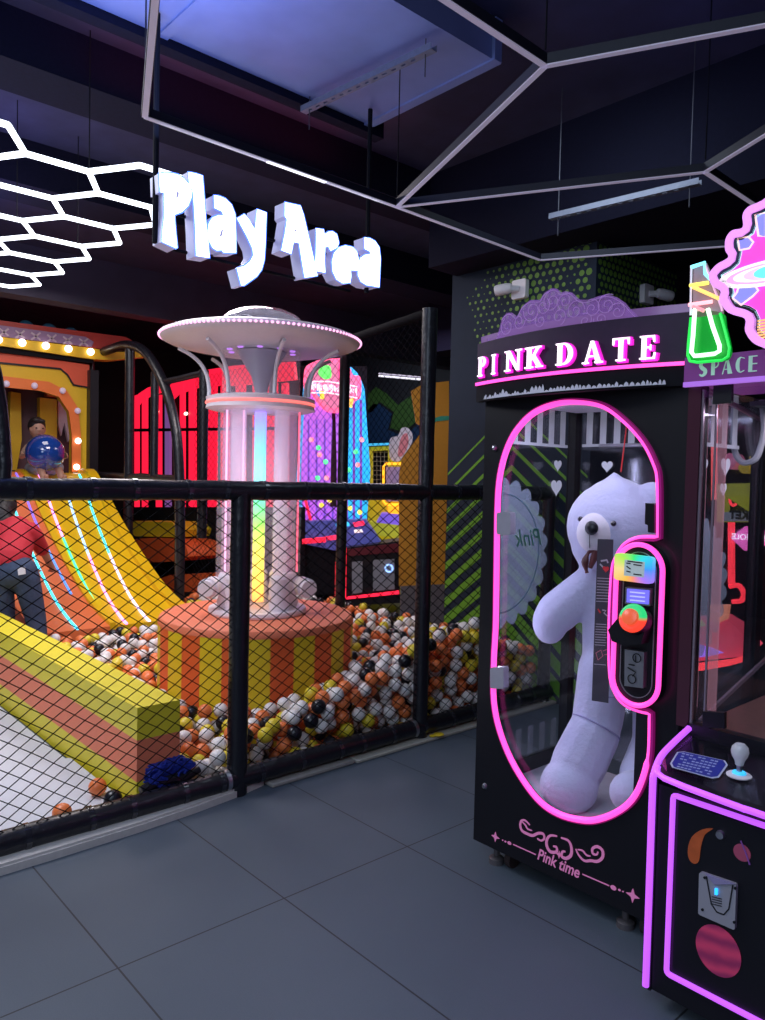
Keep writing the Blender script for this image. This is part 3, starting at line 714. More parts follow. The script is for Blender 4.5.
# ------------------------------------------------------------------ people
skin = mat('skin_tone', (.42, .22, .15), .5, vary=.05); hairm = mat('dark_hair', (.010, .007, .008), .55, bump=.5, bscale=60)
def person_woman():
    O = at(1, 600, 'g', 5.6); x0, y0 = O.x, O.y
    fwd = Vector((-.75, .62, 0)).normalized(); sd = Vector((fwd.y, -fwd.x, 0))   # looks away from the camera, towards the slide
    def p(f, s, z): return Vector((x0, y0, 0)) + fwd * f + sd * (s * 1.12 + .16 - (z - .1) * .10 - max(0, z - .6) * .16 - (.12 if z > 1.08 else 0)) + Vector((0, 0, z))
    t = thing('person', 'person in a red T-shirt and blue jeans seen from behind, bending by the slide', 'person', (x0, y0, 0))
    jeans = mat('blue_denim', (.035, .055, .11), .8, bump=.3, bscale=50, vary=.35); red = mat('red_cotton', (.50, .02, .035), .8, bump=.3, bscale=20)
    b = MB()
    b.cap(p(.30, 0, 1.05), p(.36, 0, 1.12), .045, .045)                      # neck
    b.ell(p(.43, 0, 1.20), (.085, .085, .11), 16)                            # head
    b.ell(p(.47, 0, 1.17), (.03, .03, .03), 8)
    for s_ in (-1, 1):
        b.cap(p(.24, .12 * s_, 1.00), p(.42, .09 * s_, .84), .042, .035); b.cap(p(.42, .09 * s_, .84), p(.54, .07 * s_, .71), .034, .024)
        b.ell(p(.56, .06 * s_, .69), (.035, .028, .02), 10)
        for k in range(4): b.cap(p(.58, (.035 + .018 * k) * s_, .69), p(.63 - .004 * abs(k - 1), (.035 + .018 * k) * s_, .665), .008, .007, 6)
        b.cap(p(.56, .035 * s_, .69), p(.59, .015 * s_, .675), .009, .008, 6)
        b.cap(p(0, .085 * s_, .72), p(.02, .10 * s_, .40), .07, .05); b.cap(p(.02, .10 * s_, .40), p(-.03, .12 * s_, .08), .045, .035)
        b.cap(p(-.04, .12 * s_, .05), p(.10, .13 * s_, .03), .036, .028)
    b.cap(p(0, 0, .74), p(.14, 0, .90), .12, .115); b.cap(p(.14, 0, .90), p(.24, 0, 1.0), .115, .12)
    fuse('body', b, .012, skin, t, 4)
    b = MB()
    b.cap(p(.03, 0, .84), p(.15, 0, .93), .145, .142); b.cap(p(.15, 0, .93), p(.25, 0, 1.02), .142, .125)
    b.cap(p(.22, -.10, 1.03), p(.22, .10, 1.03), .075, .075)
    for s_ in (-1, 1): b.cap(p(.24, .12 * s_, 1.0), p(.36, .10 * s_, .88), .062, .056)
    fuse('red_shirt', b, .012, red, t, 5)
    b = MB()
    b.cap(p(0, -.055, .74), p(0, .055, .74), .125, .125); b.cap(p(.02, 0, .80), p(.03, 0, .84), .135, .13)
    for s_ in (-1, 1):
        b.cap(p(0, .085 * s_, .70), p(.02, .10 * s_, .40), .098, .075); b.cap(p(.02, .10 * s_, .40), p(-.03, .12 * s_, .10), .075, .062)
    fuse('jeans', b, .012, jeans, t, 5)
    b = MB(); b.ell(p(.42, 0, 1.215), (.10, .10, .12), 16); b.ell(p(.34, 0, 1.14), (.085, .08, .10), 14); b.cap(p(.30, .02, 1.10), p(.22, .10, 1.02), .055, .03); b.cap(p(.30, -.02, 1.10), p(.20, -.03, 1.04), .05, .03)
    fuse('hair', b, .012, hairm, t, 3)
    q(whitep).plate((p(-.14, .10, .74), sd, Vector((0, 0, 1)), fwd), [(0, 0), (.05, .01), (.045, .06), (-.005, .05)], d0=-.008, d1=.0).build('pocket_cloth', t)
person_woman()
def person_boy():
    O = at(40, 462, 'x', -8.42); x0, y0, z0 = O.x, O.y, 1.43
    def p(f, s, z): return Vector((x0 + f, y0 + s, z0 + z))
    t = thing('person', 'dark-haired child sitting at the top of the slide holding a blue ball', 'person', (x0, y0, z0))
    b = MB()
    b.ell(p(0, -.03, .50), (.085, .078, .105), 18); b.ell(p(.08, -.03, .485), (.018, .014, .018), 8)
    b.ell(p(.012, -.105, .49), (.018, .01, .026), 8); b.ell(p(.012, .045, .49), (.018, .01, .026), 8)
    b.cap(p(-.01, -.02, .34), p(0, -.03, .43), .036, .036); b.cap(p(-.03, 0, .08), p(-.02, 0, .28), .10, .10)
    for s_ in (-1, 1):
        b.cap(p(-.02, .11 * s_, .30), p(.06, .20 * s_, .20), .033, .028); b.cap(p(.06, .20 * s_, .20), p(.22, .20 * s_, .22), .027, .02)
        b.ell(p(.24, .19 * s_, .225), (.028, .014, .022), 10)
        for k in range(4): b.cap(p(.255, .19 * s_, .205 + .014 * k), p(.30, .172 * s_, .20 + .016 * k), .0075, .0065, 6)
        b.cap(p(.235, .185 * s_, .245), p(.25, .165 * s_, .275), .008, .007, 6)
        b.cap(p(0, .07 * s_, .06), p(.28, .09 * s_, .10), .055, .045); b.cap(p(.28, .09 * s_, .10), p(.42, .09 * s_, -.04), .042, .03); b.cap(p(.43, .09 * s_, -.05), p(.47, .09 * s_, .01), .03, .024)
    fuse('body', b, .009, skin, t, 3)
    b = MB(); b.cap(p(-.03, 0, .08), p(-.02, 0, .27), .118, .115); b.cap(p(-.02, -.08, .29), p(-.02, .08, .29), .06, .06)
    for s_ in (-1, 1): b.cap(p(-.02, .11 * s_, .30), p(.03, .165 * s_, .24), .046, .042)
    fuse('shirt', b, .012, mat('beige_cotton', (.35, .22, .15), .8), t, 3)
    b = MB(); b.cap(p(-.02, -.04, .07), p(-.02, .04, .07), .11, .11)
    for s_ in (-1, 1): b.cap(p(0, .07 * s_, .065), p(.27, .09 * s_, .10), .07, .062)
    fuse('shorts', b, .012, mat('grey_cotton', (.28, .28, .32), .8), t, 3)
    b = MB(); b.ell(p(-.018, -.03, .53), (.093, .09, .10), 16); b.ell(p(.045, -.05, .585), (.045, .05, .03), 10); b.ell(p(.05, -.0, .58), (.04, .04, .025), 10)
    fuse('hair', b, .010, hairm, t, 3)
    mb = MB().use(blackm)
    for s_ in (-1, 1): mb.ell(p(.078, -.03 + .032 * s_, .505), (.008, .011, .007), 8)
    mb.build('eyes', t)
    mb = q(mat('lip_tone', (.35, .10, .09), .5)).ell(p(.082, -.03, .445), (.006, .022, .006), 8); mb.build('mouth', t)
    a = at(44, 453, 'x', -8.18)
    bm_ = mat('blue_shiny_ball', (.01, .05, .28), .12, coat=1, vary=.4, bscale=6)
    q(bm_).ell((a.x + .03, a.y, a.z), .19, 32).build('gym_ball', loc=(a.x, a.y, a.z - .2))
    o = bpy.data.objects['gym_ball']; tag(o, 'large shiny dark blue ball held by the child on the slide', 'ball')
person_boy()

# ------------------------------------------------------------------ the ball pit
BR = .0395
def interp(x, xs, ys):
    if x <= xs[0]: return ys[0]
    for a, b, c, d_ in zip(xs, xs[1:], ys, ys[1:]):
        if x <= b: return c + (d_ - c) * (x - a) / (b - a)
    return ys[-1]
def hpit(x, y):
    hf = interp(y, [1.66, 1.9, 2.3, 2.7, 3.07, 3.4, 3.65, 3.84, 4.25], [.14, .19, .29, .38, .49, .58, .62, .50, .36])
    hi = interp(y, [1.7, 2.4, 3.2, 4.2], [.27, .24, .30, .42])
    t = min(1, max(0, (-3.2 - x) / .6)); t = t * t * (3 - 2 * t)
    return hf * (1 - t) + hi * t + .02 * noise.noise(Vector((x * 2.2, y * 2.2, 0)))
wx = at(20, 600, 'g', 5.6)
def okpos(x, y):
    if (x - PC.x) ** 2 + (y - PC.y) ** 2 < .64 ** 2: return False
    if x < -6.0 + .08 and y < 3.31: return False
    if x < -6.75: return False
    if (x - wx.x) ** 2 + (y - wx.y) ** 2 < .22 ** 2: return False
    for px_, py_, r_ in ((-4.08, 3.3, .036), (ap[-1].x, 3.42, .06)):
        if (x - px_) ** 2 + (y - py_) ** 2 < (r_ + BR + .006) ** 2: return False
    return True
rb = random.Random(11); cell = .085; grid = {}; balls = []
def zdrop(x, y):
    near = x > -3.36
    b0 = (.04 if near else max(.04, hpit(x, y) - .15)); z = b0
    ci, cj = int(x / cell), int(y / cell)
    for i in (-1, 0, 1):
        for j in (-1, 0, 1):
            for bx, by, bz in grid.get((ci + i, cj + j), ()):
                d2 = (bx - x) ** 2 + (by - y) ** 2
                if d2 < 4 * BR * BR: z = max(z, bz + math.sqrt(4 * BR * BR - d2))
    return z
fails = 0
for tr in range(9000):
    x0_ = rb.uniform(-6.75, -3.15); y0_ = rb.uniform(1.66, 4.255)
    if rb.random() < .35: x0_ = rb.uniform(-3.36, -3.150)
    best = None
    for k in range(12):
        x, y = x0_ + rb.uniform(-.07, .07), y0_ + rb.uniform(-.07, .07)
        if not (-6.75 < x < -3.148 and 1.665 < y < 4.257) or not okpos(x, y): continue
        z = zdrop(x, y)
        if best is None or z < best[2]: best = (x, y, z)
    if best is None or best[2] > hpit(best[0], best[1]) - BR + .012: continue
    balls.append(best); grid.setdefault((int(best[0] / cell), int(best[1] / cell)), []).append(best)
bcol = {'white': mat('ball_white', (.84, .80, .78), .35), 'orange': mat('ball_orange', (.85, .21, .06), .35), 'black': mat('ball_black', (.010, .010, .016), .3), 'yellow': mat('ball_yellow', (.78, .62, .04), .35)}
bmesh_ = {}
for c, m_ in bcol.items():
    mb = q(m_).ell((0, 0, 0), BR, 18); o = mb.build('pit_ball'); bmesh_[c] = o.data; bpy.data.objects.remove(o)
def bc():
    v = rb.random(); return 'white' if v < .40 else 'orange' if v < .72 else 'black' if v < .86 else 'yellow'
def score(b):
    x, y, z = b; s = (Vector(b) - CAM).length
    vis = (x > -3.21) or (z > hpit(x, y) - BR - .045)
    X, Y, Z = proj(b)
    if not (0 < X < 560): vis = False
    return s + (0 if vis else 100)
order = sorted(balls, key=score)
def ball(p, c, label, group):
    o = bpy.data.objects.new('pit_ball', bmesh_[c]); COL.objects.link(o); o.location = p
    tag(o, label, 'ball', group)
near, rest = order[:294], order[294:]
for b_ in near:
    c = bc()
    if b_[0] > -3.25:
        w_ = 'between the first fence post and the second' if b_[1] > 1.9 and b_[1] < 3.07 else 'beyond the tall fence post' if b_[1] >= 3.07 else 'beside the blue net bundle'
        lab = f'{c} plastic ball piled against the netting {w_}'; gr = f'{c} balls against the netting {w_}'
    else:
        lab = f'{c} plastic ball in the heap between the netting and the striped pedestal'; gr = f'{c} balls between netting and pedestal'
    ball(b_, c, lab, gr)
mb = MB(); hb = MB()
hv_, hf_ = [], []
tmpl = MB().ell((0, 0, 0), BR, 12)
cs_ = [bc() for _ in rest]
for c in bcol: mb.use(bcol[c])
for b_, c in zip(rest, cs_):
    mb.use(bcol[c]); off = Vector(b_); mb.add([v + off for v in tmpl.v], tmpl.f)
o = mb.build('pit_balls', ang=180); tag(o, 'far mass of white orange black and yellow plastic balls filling the pit', 'balls'); o['kind'] = 'stuff'
# dark padded floor under the balls
struct('trim_4', q(mat('pit_floor', (.10, .06, .05), .8)).box(-6.9, -3.12, 1.63, 4.29, .001, .004))
for (px, py), c, lab in (((62, 813), 'orange', 'orange ball lying alone on the white mat near the netting'), ((97.5, 787), 'orange', 'orange ball on the white mat touching the striped barrier'), ((113, 799), 'black', 'black ball on the white mat at the foot of the striped barrier')):
    a = at(px, py, 'x', -3.17 if px != 97.5 else -3.22)
    a = at(px, py, 'z', .05 + BR); ball((min(a.x, -3.10 - BR), min(a.y, 1.42 - BR - .002), .05 + BR), c, lab, None)
# blue net bundle
mb = q(mat('royal_blue_net', (.01, .03, .35), .6, bump=.6, bscale=70, vary=.4))
rb2 = random.Random(5); c = Vector((-3.125, 1.58, .155))
nb = MB()
cc = at(170, 771, 'x', -3.11)
for k in range(26):
    pts = []; ph = rb2.uniform(0, 6.3); tl = rb2.uniform(-.8, .8)
    for i in range(22):
        a = 2 * PI * i / 22; pts.append(Vector((-3.108 + .022 * math.sin(a * 2 + ph), cc.y + .115 * math.cos(a + ph) * (.5 + .5 * rb2.random()), cc.z + .055 * math.sin(a + ph + tl) * (.5 + .5 * rb2.random()))))
    mb.tube([Vector(p) for p in smooth([tuple(p) for p in pts], 2)], .005, 5, True)
for k in range(9): mb.ell((-3.112 + rb2.uniform(-.008, .008), cc.y + rb2.uniform(-.08, .08), cc.z + rb2.uniform(-.025, .025)), (.016, .035, .028), 10)
tag(mb.build('rolled_net', loc=(-3.11, cc.y, cc.z - .05)), 'bundle of royal blue netting tucked behind the fence by the barrier end', 'net')
mb = q(blackpad)
mb.tube([(-3.10, cc.y - .14, .11), (-3.11, cc.y - .05, .13), (-3.10, cc.y + .06, .12), (-3.10, cc.y + .14, .14)], [.02, .028, .026, .015], 10)
tag(mb.build('padding_offcut', loc=(-3.10, cc.y, .1)), 'black padding offcut under the blue net bundle', 'padding')

# ------------------------------------------------------------------ things far behind the pit
# red lit gallery wall at y = 5
YR = 5.0; fr5 = fy(YR)
rg = thing('red_light_gallery', 'red glowing arched gallery with vertical light bars behind the tower', 'light wall', (-8.5, YR, 0))
def PYR(l): return PY(l, YR)
for outl in ([(136, 402), (141, 394), (150, 388), (163, 384), (164, 392), (152, 396), (143, 401), (138, 408)], [(168, 392), (176, 381), (198, 372), (236, 366), (296, 362), (298, 380), (240, 386), (205, 386), (180, 394), (170, 404)]):
    q(glow('gallery_red', (.95, .012, .05), 1.1)).plate(fr5, PYR(outl), d0=-.04, d1=0).build('arch_header', rg)
bars = [(137.5, 140.5), (145, 149), (159, 163), (183, 186.5), (192, 197.5), (211, 218.5), (224, 231), (239, 247), (256, 262), (270, 279), (285, 290)]
for a, b_ in bars:
    t0 = 396 if a < 165 else 384
    q(glow('gallery_red', (.95, .012, .05), 1.1)).plate(fr5, PYR([(a, t0), (b_, t0 - 1), (b_, 507), (a, 507)]), d0=-.05, d1=-.01).build('light_bar', rg)
q(glow('dim_purple_bar', (.25, .10, .35), .6)).plate(fr5, PYR([(168, 400), (172.5, 398), (172.5, 507), (168, 507)]), d0=-.05, d1=-.01).build('violet_bar', rg)
q(mat('dark_red_back', (.02, .003, .006), .8)).plate(fr5, PYR([(134, 400), (165, 384), (200, 372), (298, 362), (298, 507), (134, 507)]), d0=.5, d1=.55).build('back_panel', rg)
q(black).plate(fr5, PYR([(134, 429), (298, 427), (298, 430), (134, 432)]), d0=-.07, d1=-.05).build('cross_rail', rg)
q(blackm).plate(fr5, PYR([(134, 507), (298, 507), (298, 600), (134, 600)]), d0=-.2, d1=.1).build('base', rg)
for px, py in ((161, 412), (190, 414), (205, 406)):
    a = at(px, py, 'y', YR); q(glow('warm_white_spot', (1, .8, .65), 2.5)).ell((a.x, YR - .06, a.z), (.05, .02, .025), 8).build('spot_lamp', rg)
# padded bumper
pb = thing('padded_bumper', 'yellow and orange padded drum beside the arched pipe frame', 'bumper', at(165, 550, 'y', 4.5))
q(yellowf).plate(fy(4.4), PY([(134, 521), (176, 522), (182, 530), (180, 537), (134, 536)], 4.4), d0=-.05, d1=.4).build('yellow_pad', pb)
q(orangef).plate(fy(4.35), smooth(PY([(134, 541), (160, 538), (184, 541), (191, 550), (189, 559), (160, 562), (134, 560)], 4.35), 3), d0=-.05, d1=.4).build('orange_pad', pb)
q(orangef).plate(fy(4.38), PY([(170, 575), (215, 573), (215, 592), (150, 592), (156, 580)], 4.38), d0=0, d1=.3).build('orange_base', pb)

# big basketball-like redemption machine with the pink marquee
GA = 9.0
ga = thing('lightning_arcade_machine', 'tall cyan and purple glowing arcade machine with a pink cloud marquee', 'arcade machine', at(345, 604, 'g', GA))
O_ = at(345, 604, 'g', GA)
# its own frame: parallel to the front, facing the camera
ag = thing  # alias
gN = Vector((-AZ.x, -AZ.y, 0)).normalized(); gU = Vector((AX.x, AX.y, 0)).normalized()
frA = (at(345, 604, 'g', GA), gU, Vector((0, 0, 1)), gN)
def PA(l, g=GA, fr=None):
    out = []
    O, U, V, N = fr or frA
    for a, b_ in l:
        r = ray(a, b_); t = (O - CAM).dot(N) / r.dot(N); p = CAM + r * t - O; out.append((p.dot(U), p.dot(V)))
    return out
cyn = glow('cyan_panel', (.02, .42, .85), 1.0); pur = glow('purple_panel', (.42, .12, .75), .9); pkg = glow('pink_marquee', (1, .10, .25), 1.3)
q(blackm).plate(frA, PA([(300, 366), (367, 366), (367, 600), (300, 600)]), d0=.02, d1=.4).build('cabinet', ga)
q(cyn).plate(frA, smooth(PA([(300, 530), (300, 440), (303, 395), (306, 378), (320, 366), (338, 364), (352, 368), (362, 382), (366, 410), (366, 530)]), 2), d0=-.03, d1=.02).build('arch_panel', ga)
q(pur).plate(frA, smooth(PA([(304, 530), (304, 420), (310, 390), (322, 378), (334, 388), (340, 410), (341, 530)]), 2), d0=-.05, d1=-.03).build('purple_arch', ga)
bk = glow('dark_violet_bar', (.18, .06, .5), .7)
mb = q(bk)
for px in (309, 317, 325, 333): mb.rplate(frA, PA([(px, 420), (px, 528)]), .022, -.06, -.05)
for px in (347, 354, 361): mb.rplate(frA, PA([(px, 400), (px, 528)]), .028, -.04, -.03)
mb.build('column_bars', ga)
for nm, c_, spots in (('green_spots', (.1, .9, .3), [(319, 448), (326, 462), (318, 478), (324, 495), (356, 452), (349, 470), (357, 490)]), ('pink_spots', (1, .3, .35), [(320, 455), (312, 440), (327, 478), (358, 465), (352, 485), (362, 440)]), ('yellow_spots', (1, .8, .1), [(322, 505), (330, 500), (350, 508), (360, 512)])):
    for s_ in spots: q(glow(nm, c_, 1.2)).plate(frA, circ(PA([s_])[0], .03, 8), d0=-.075, d1=-.05).build('prize_spot', ga)
mq = smooth(PA([(306, 391), (307, 372), (314, 366), (322, 363), (333, 362), (345, 362), (350, 368), (354, 378), (361, 380), (361, 398), (356, 402), (348, 410), (338, 414), (326, 412), (318, 404), (312, 395)]), 3)
q(pkg).plate(frA, mq, d0=-.25, d1=-.1).build('marquee', ga)
q(glow('pale_pink_face', (.60, .14, .28), .8)).plate(frA, inset(mq, .045), d0=-.262, d1=-.25).build('marquee_face', ga)
mb = q(glow('lime_cloud', (.12, .8, .12), 1.0)).plate(frA, smooth(PA([(320, 376), (324, 370), (331, 369), (333, 376), (332, 381), (326, 382)]), 3), d0=-.275, d1=-.262); mb.build('green_cloud', ga)
mb = q(glow('rose_cloud', (.9, .05, .22), 1.0)).plate(frA, smooth(PA([(340, 367), (347, 368), (350, 376), (346, 384), (340, 382)]), 3), d0=-.275, d1=-.262); mb.build('rose_cloud', ga)
mb = q(glow('white_letters', (1, .75, .85), 1.1))
rm_ = random.Random(4)
for k in range(30):
    px = 313 + 46 * k / 30; py = 389 + 5 * k / 30 + rm_.uniform(-1, 1); dx, dy = rm_.uniform(-.8, .8), rm_.uniform(1.6, 4)
    mb.rplate(frA, PA([(px, py - dy), (px + dx, py + dy)]), rm_.uniform(.006, .016), -.285, -.262)
for y_ in (384.5, 395.5): mb.rplate(frA, PA([(313, y_), (330, y_), (358, y_ + 5)]), .012, -.285, -.262)
mb.build('marquee_strokes', ga)
for c_, pts in (((1, .6, .05), [(321, 394), (326, 394), (326, 402), (322, 401)]), ((1, .6, .05), [(342, 396), (347, 397), (346, 404), (342, 403)]), ((.02, .25, .7), [(318, 393), (321, 393), (322, 400), (319, 397)]), ((.95, .55, .1), [(350, 402), (355, 400), (353, 410), (349, 409)])):
    q(glow('marquee_shape_%d' % int(c_[0] * 100 + c_[2] * 10), c_, 1.0)).plate(frA, PA(pts), d0=-.275, d1=-.262).build('marquee_shape', ga)
# control deck and lower box
frB = (at(345, 590, 'g', 8.4), gU, Vector((0, 0, 1)), gN)
q(glow('deck_blue', (.06, .07, .30), .5)).plate(frA, PA([(300, 520), (366, 518), (385, 545), (338, 548), (300, 540)]), d0=-.35, d1=-.05).build('control_deck', ga)
for c_, pts in (((1, .03, .10), [(328, 534), (345, 532), (347, 536), (330, 538)]), ((1, .03, .10), [(354, 521), (364, 519), (366, 523), (356, 525)]), ((.05, .5, .9), [(337, 522), (350, 520), (351, 524), (339, 526)]), ((.9, .7, .7), [(355, 528), (362, 527), (364, 530), (356, 531)])):
    q(glow('deck_light_%d' % int(c_[0] * 10 + c_[2] * 100), c_, 1.3)).plate(frA, PA(pts), d0=-.37, d1=-.35).build('deck_light', ga)
q(black).plate(frB, PA([(345, 548), (400, 541), (400, 603), (345, 606)], fr=frB), d0=0, d1=.5).build('front_box', ga)
q(mat('dark_wine_panel', (.12, .01, .02), .4)).plate(frB, PA([(348, 549), (399, 543), (399, 552), (348, 556)], fr=frB), d0=-.02, d1=0).build('wine_panel', ga)
mb = q(greyp).plate(frB, PA([(352, 562), (362.5, 561), (362.5, 592), (352, 594)], fr=frB), d0=-.02, d1=0); mb.build('coin_door', ga)
mb = q(greyp).plate(frB, PA([(373, 560), (394.5, 559), (394.5, 589), (373, 591)], fr=frB), d0=-.02, d1=0); mb.build('coin_door', ga)
q(redn).rplate(frB, PA([(339, 532), (345, 548), (345, 598), (399, 592)], fr=frB), .035, -.03, 0).build('red_edge_light', ga)
q(redn).rplate(frB, PA([(336.5, 562), (336, 596)], fr=frB), .022, -.03, 0).build('red_edge_light', ga)
q(redn).rplate(frA, PA([(280, 541), (328, 537)]), .055, -.4, -.35).build('red_edge_light', ga)
q(redn).rplate(frA, PA([(306, 500), (312, 522), (328, 526)]), .03, -.1, -.05).build('red_edge_light', ga)
q(blackm).plate(frB, PA([(285, 545), (345, 541), (345, 598), (285, 600)], fr=frB), d0=.3, d1=.6).build('side_box', ga)
q(glow('coin_ring', (.3, .5, 1), 1.6)).tube([frB[0] + gU * x + Vector((0, 0, z)) - gN * .03 for x, z in circ(PA([(389, 568)], fr=frB)[0], .04, 14)], .010, 6, True).build('coin_ring', ga)
# yellow-framed machine
GY = 9.9; frY = (at(385, 590, 'g', GY), gU, Vector((0, 0, 1)), gN)
ym = thing('yellow_arcade_machine', 'yellow framed arcade machine with grid screen and orange outlined panel', 'arcade machine', at(385, 590, 'g', GY))
PYm = lambda l: PA(l, fr=frY)
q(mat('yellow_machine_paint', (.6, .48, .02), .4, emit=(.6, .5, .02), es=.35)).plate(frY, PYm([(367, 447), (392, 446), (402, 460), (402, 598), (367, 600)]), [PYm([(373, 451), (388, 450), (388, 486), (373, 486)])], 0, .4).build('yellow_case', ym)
q(blackm).plate(frY, PYm([(372, 450), (389, 449), (389, 487), (372, 487)]), d0=.08, d1=.12).build('dark_screen', ym)
mb = q(mat('pale_grid', (.5, .48, .35), .5))
for k in range(5): mb.rplate(frY, PYm([(373 + k * 3.8, 451), (373 + k * 3.8, 486)]), .006, .04, .05)
for k in range(8): mb.rplate(frY, PYm([(373, 452 + k * 4.6), (388, 452 + k * 4.6)]), .006, .04, .05)
mb.build('grid', ym)
q(glow('sky_blue_edge', (.05, .45, .8), .9)).rplate(frY, PYm([(366, 445), (391, 444), (402, 459)]), .03, -.06, 0).build('blue_edge', ym)
q(whitel).plate(frY, smooth(PYm([(390, 458), (389, 446), (391, 438), (398, 436), (401, 429), (407, 428), (412, 434), (412, 442), (408, 450), (404, 458), (396, 462)]), 3), d0=-.08, d1=-.04).build('topper_board', ym)
q(mat('topper_pink', (.65, .22, .25), .5, emit=(.65, .2, .25), es=.15)).plate(frY, smooth(PYm([(399, 445), (402, 436), (407, 434), (408, 444), (403, 455), (398, 456)]), 3), d0=-.09, d1=-.08).build('topper_shape', ym)
q(glow('amber_neon', (1, .38, .02), 2.0)).tube([frY[0] + gU * x + Vector((0, 0, z)) - gN * .2 for x, z in PYm([(401, 464), (386, 464), (383.5, 467), (383.5, 501), (386, 504), (401, 504)])], .017, 8).build('amber_outline', ym)
q(mat('lilac_panel', (.30, .22, .40), .5, emit=(.3, .22, .4), es=.3)).plate(frY, PYm([(386, 467), (401, 467), (401, 501), (386, 501)]), d0=-.18, d1=-.02).build('lilac_panel', ym)
q(glow('violet_deck', (.18, .10, .65), .8)).plate(frY, PYm([(382, 512), (402, 512), (405, 524), (376, 522)]), d0=-.4, d1=0).build('violet_deck', ym)
q(glow('lime_deck', (.35, .35, .03), .7)).plate(frY, PYm([(370, 520), (405, 524), (403, 536), (368, 532)]), d0=-.42, d1=0).build('lime_deck', ym)
q(glow('amber_deck', (1, .4, .02), 1.2)).plate(frY, PYm([(388, 506), (400, 506), (402, 513), (388, 512)]), d0=-.42, d1=0).build('amber_deck', ym)
q(glow('yellow_lamp', (1, .8, .02), 1.3)).plate(frY, PYm([(398, 536), (407, 534), (407, 541), (400, 542)]), d0=-.45, d1=-.1).build('yellow_lamp', ym)
# ochre cut-out panels by the column
GO = 6.7; frO = (at(420, 600, 'g', GO), gU, Vector((0, 0, 1)), gN)
och = thing('ochre_board', 'tall ochre cut-out board standing between the machines and the painted column', 'board', at(425, 640, 'g', GO) * 1.0)
PO = lambda l: PA(l, fr=frO)
ocm = mat('ochre_paint', (.50, .22, .01), .55, vary=.08)
q(ocm).plate(frO, PO([(411, 391), (423, 384), (449, 381), (449, 586), (399, 586), (399, 474), (402, 458), (424, 428), (416, 423)]), d0=0, d1=.05).build('ochre_panel', och)
q(mat('teal_paint', (.03, .28, .18), .5)).plate(frO, PO([(432, 419), (441, 416), (449, 416), (449, 420), (440, 421), (433, 422)]), d0=-.004, d1=0).build('teal_band', och)
q(mat('grey_plinth', (.13, .11, .12), .7, vary=.2)).plate(frO, PO([(401, 586), (449, 584), (449, 652), (401, 652)]), d0=-.02, d1=.3).build('plinth', och)

# ------------------------------------------------------------------ security cameras
def seccam(base, n, s, lab):
    t = thing('security_camera', lab, 'security camera', base)
    b = Vector(base); n, s = Vector(n), Vector(s); up = Vector((0, 0, 1))
    q(whitep).plate((b, s, up, n), rrect(-.06, .06, -.065, .065, .015), d0=0, d1=.04).build('mount', t)
    mb = q(whitep).tube([b + n * .04, b + n * .08 - s * .03, b + n * .10 - s * .06], .022, 10)
    mb.build('arm', t)
    h = b + n * .10 - s * .05; dr = (n * .4 - s * .9 - up * .12).normalized()
    mb = q(whitep).tube([h + dr * -.03, h + dr * .0, h + dr * .07, h + dr * .085], [.03, .038, .038, .034], 16); mb.build('camera_head', t)
    q(black).tube([h + dr * .083, h + dr * .092], [.027, .022], 16).build('lens', t)
a = at(522, 290, 'y', 4.3); seccam((a.x, 4.3, a.z), (0, -1, 0), (1, 0, 0), 'small white security camera on the left face of the dotted column')
a = at(644, 295, 'x', -2.786); seccam((-2.786, a.y, a.z), (1, 0, 0), (0, -1, 0), 'small white security camera on the dotted column above the crown panel')

# ------------------------------------------------------------------ PINK DATE claw machine
YM = 2.25; X0, X1, YB = -1.925, -1.112, 2.84; ZB, ZT = .085, 1.80
cm = thing('bear_claw_machine', 'black PINK DATE prize machine with pink neon oval window and giant bear', 'claw machine', (-1.52, 2.58, 0))
win = PY([(497.5, 620), (498.5, 545), (499.5, 500), (502, 474), (508, 451), (518, 431), (535, 413.5), (558, 404), (581, 402.5), (605, 407), (626, 422), (644, 442), (655, 463), (659.3, 482), (659.5, 537), (640, 537.5), (626, 544), (617.5, 557), (613.5, 572), (611, 620), (611.5, 673), (617, 693), (626, 704), (639, 710), (651.5, 713), (650.5, 752), (645, 777), (636, 796), (623, 808.5), (604, 817.5), (585.5, 819.5), (560, 813), (538.5, 797.5), (516.5, 766), (502, 732), (495.5, 700), (495.5, 661)], YM)
def densify(pts, corners, n=5):
    """smooth a closed outline but keep the listed corners sharp"""
    L = len(pts); out = []
    for i in range(L):
        p0, p1, p2, p3 = [Vector((*pts[k % L], 0)) for k in (i - 1, i, i + 1, i + 2)]
        if i in corners: p0 = p1
        if (i + 1) % L in corners: p3 = p2
        for k in range(n):
            t = k / n; v = .5 * ((2 * p1) + (p2 - p0) * t + (2 * p0 - 5 * p1 + 4 * p2 - p3) * t * t + (3 * p1 - p0 - 3 * p2 + p3) * t ** 3); out.append((v.x, v.y))
    return out
wind = densify(win, {14, 24})
body = [(X0, ZB), (X1, ZB), (X1, ZT), (X0, ZT)]
q(black).plate(fy(YM), body, [wind], 0, .012).build('front_panel', cm)
nl = q(pinkn).tube([Vector((x, YM - .009, z)) for x, z in wind], [.006 if (x > -1.40 and .745 < z < 1.30) else (.0112 if z < .6 else .0112 - .0045 * min(1, max(0, (x + 1.65) / .35))) for x, z in wind], 8, True).build('window_neon', cm); nl['label'] = 'pink neon tube around the window'
mb = q(mat('neon_channel', (.4, .01, .2), .4, emit=(.5, .01, .25), es=.2))
mb.rplate(fy(YM), inset(wind, -.009), .009, -.014, 0, True); mb.build('neon_channel', cm)
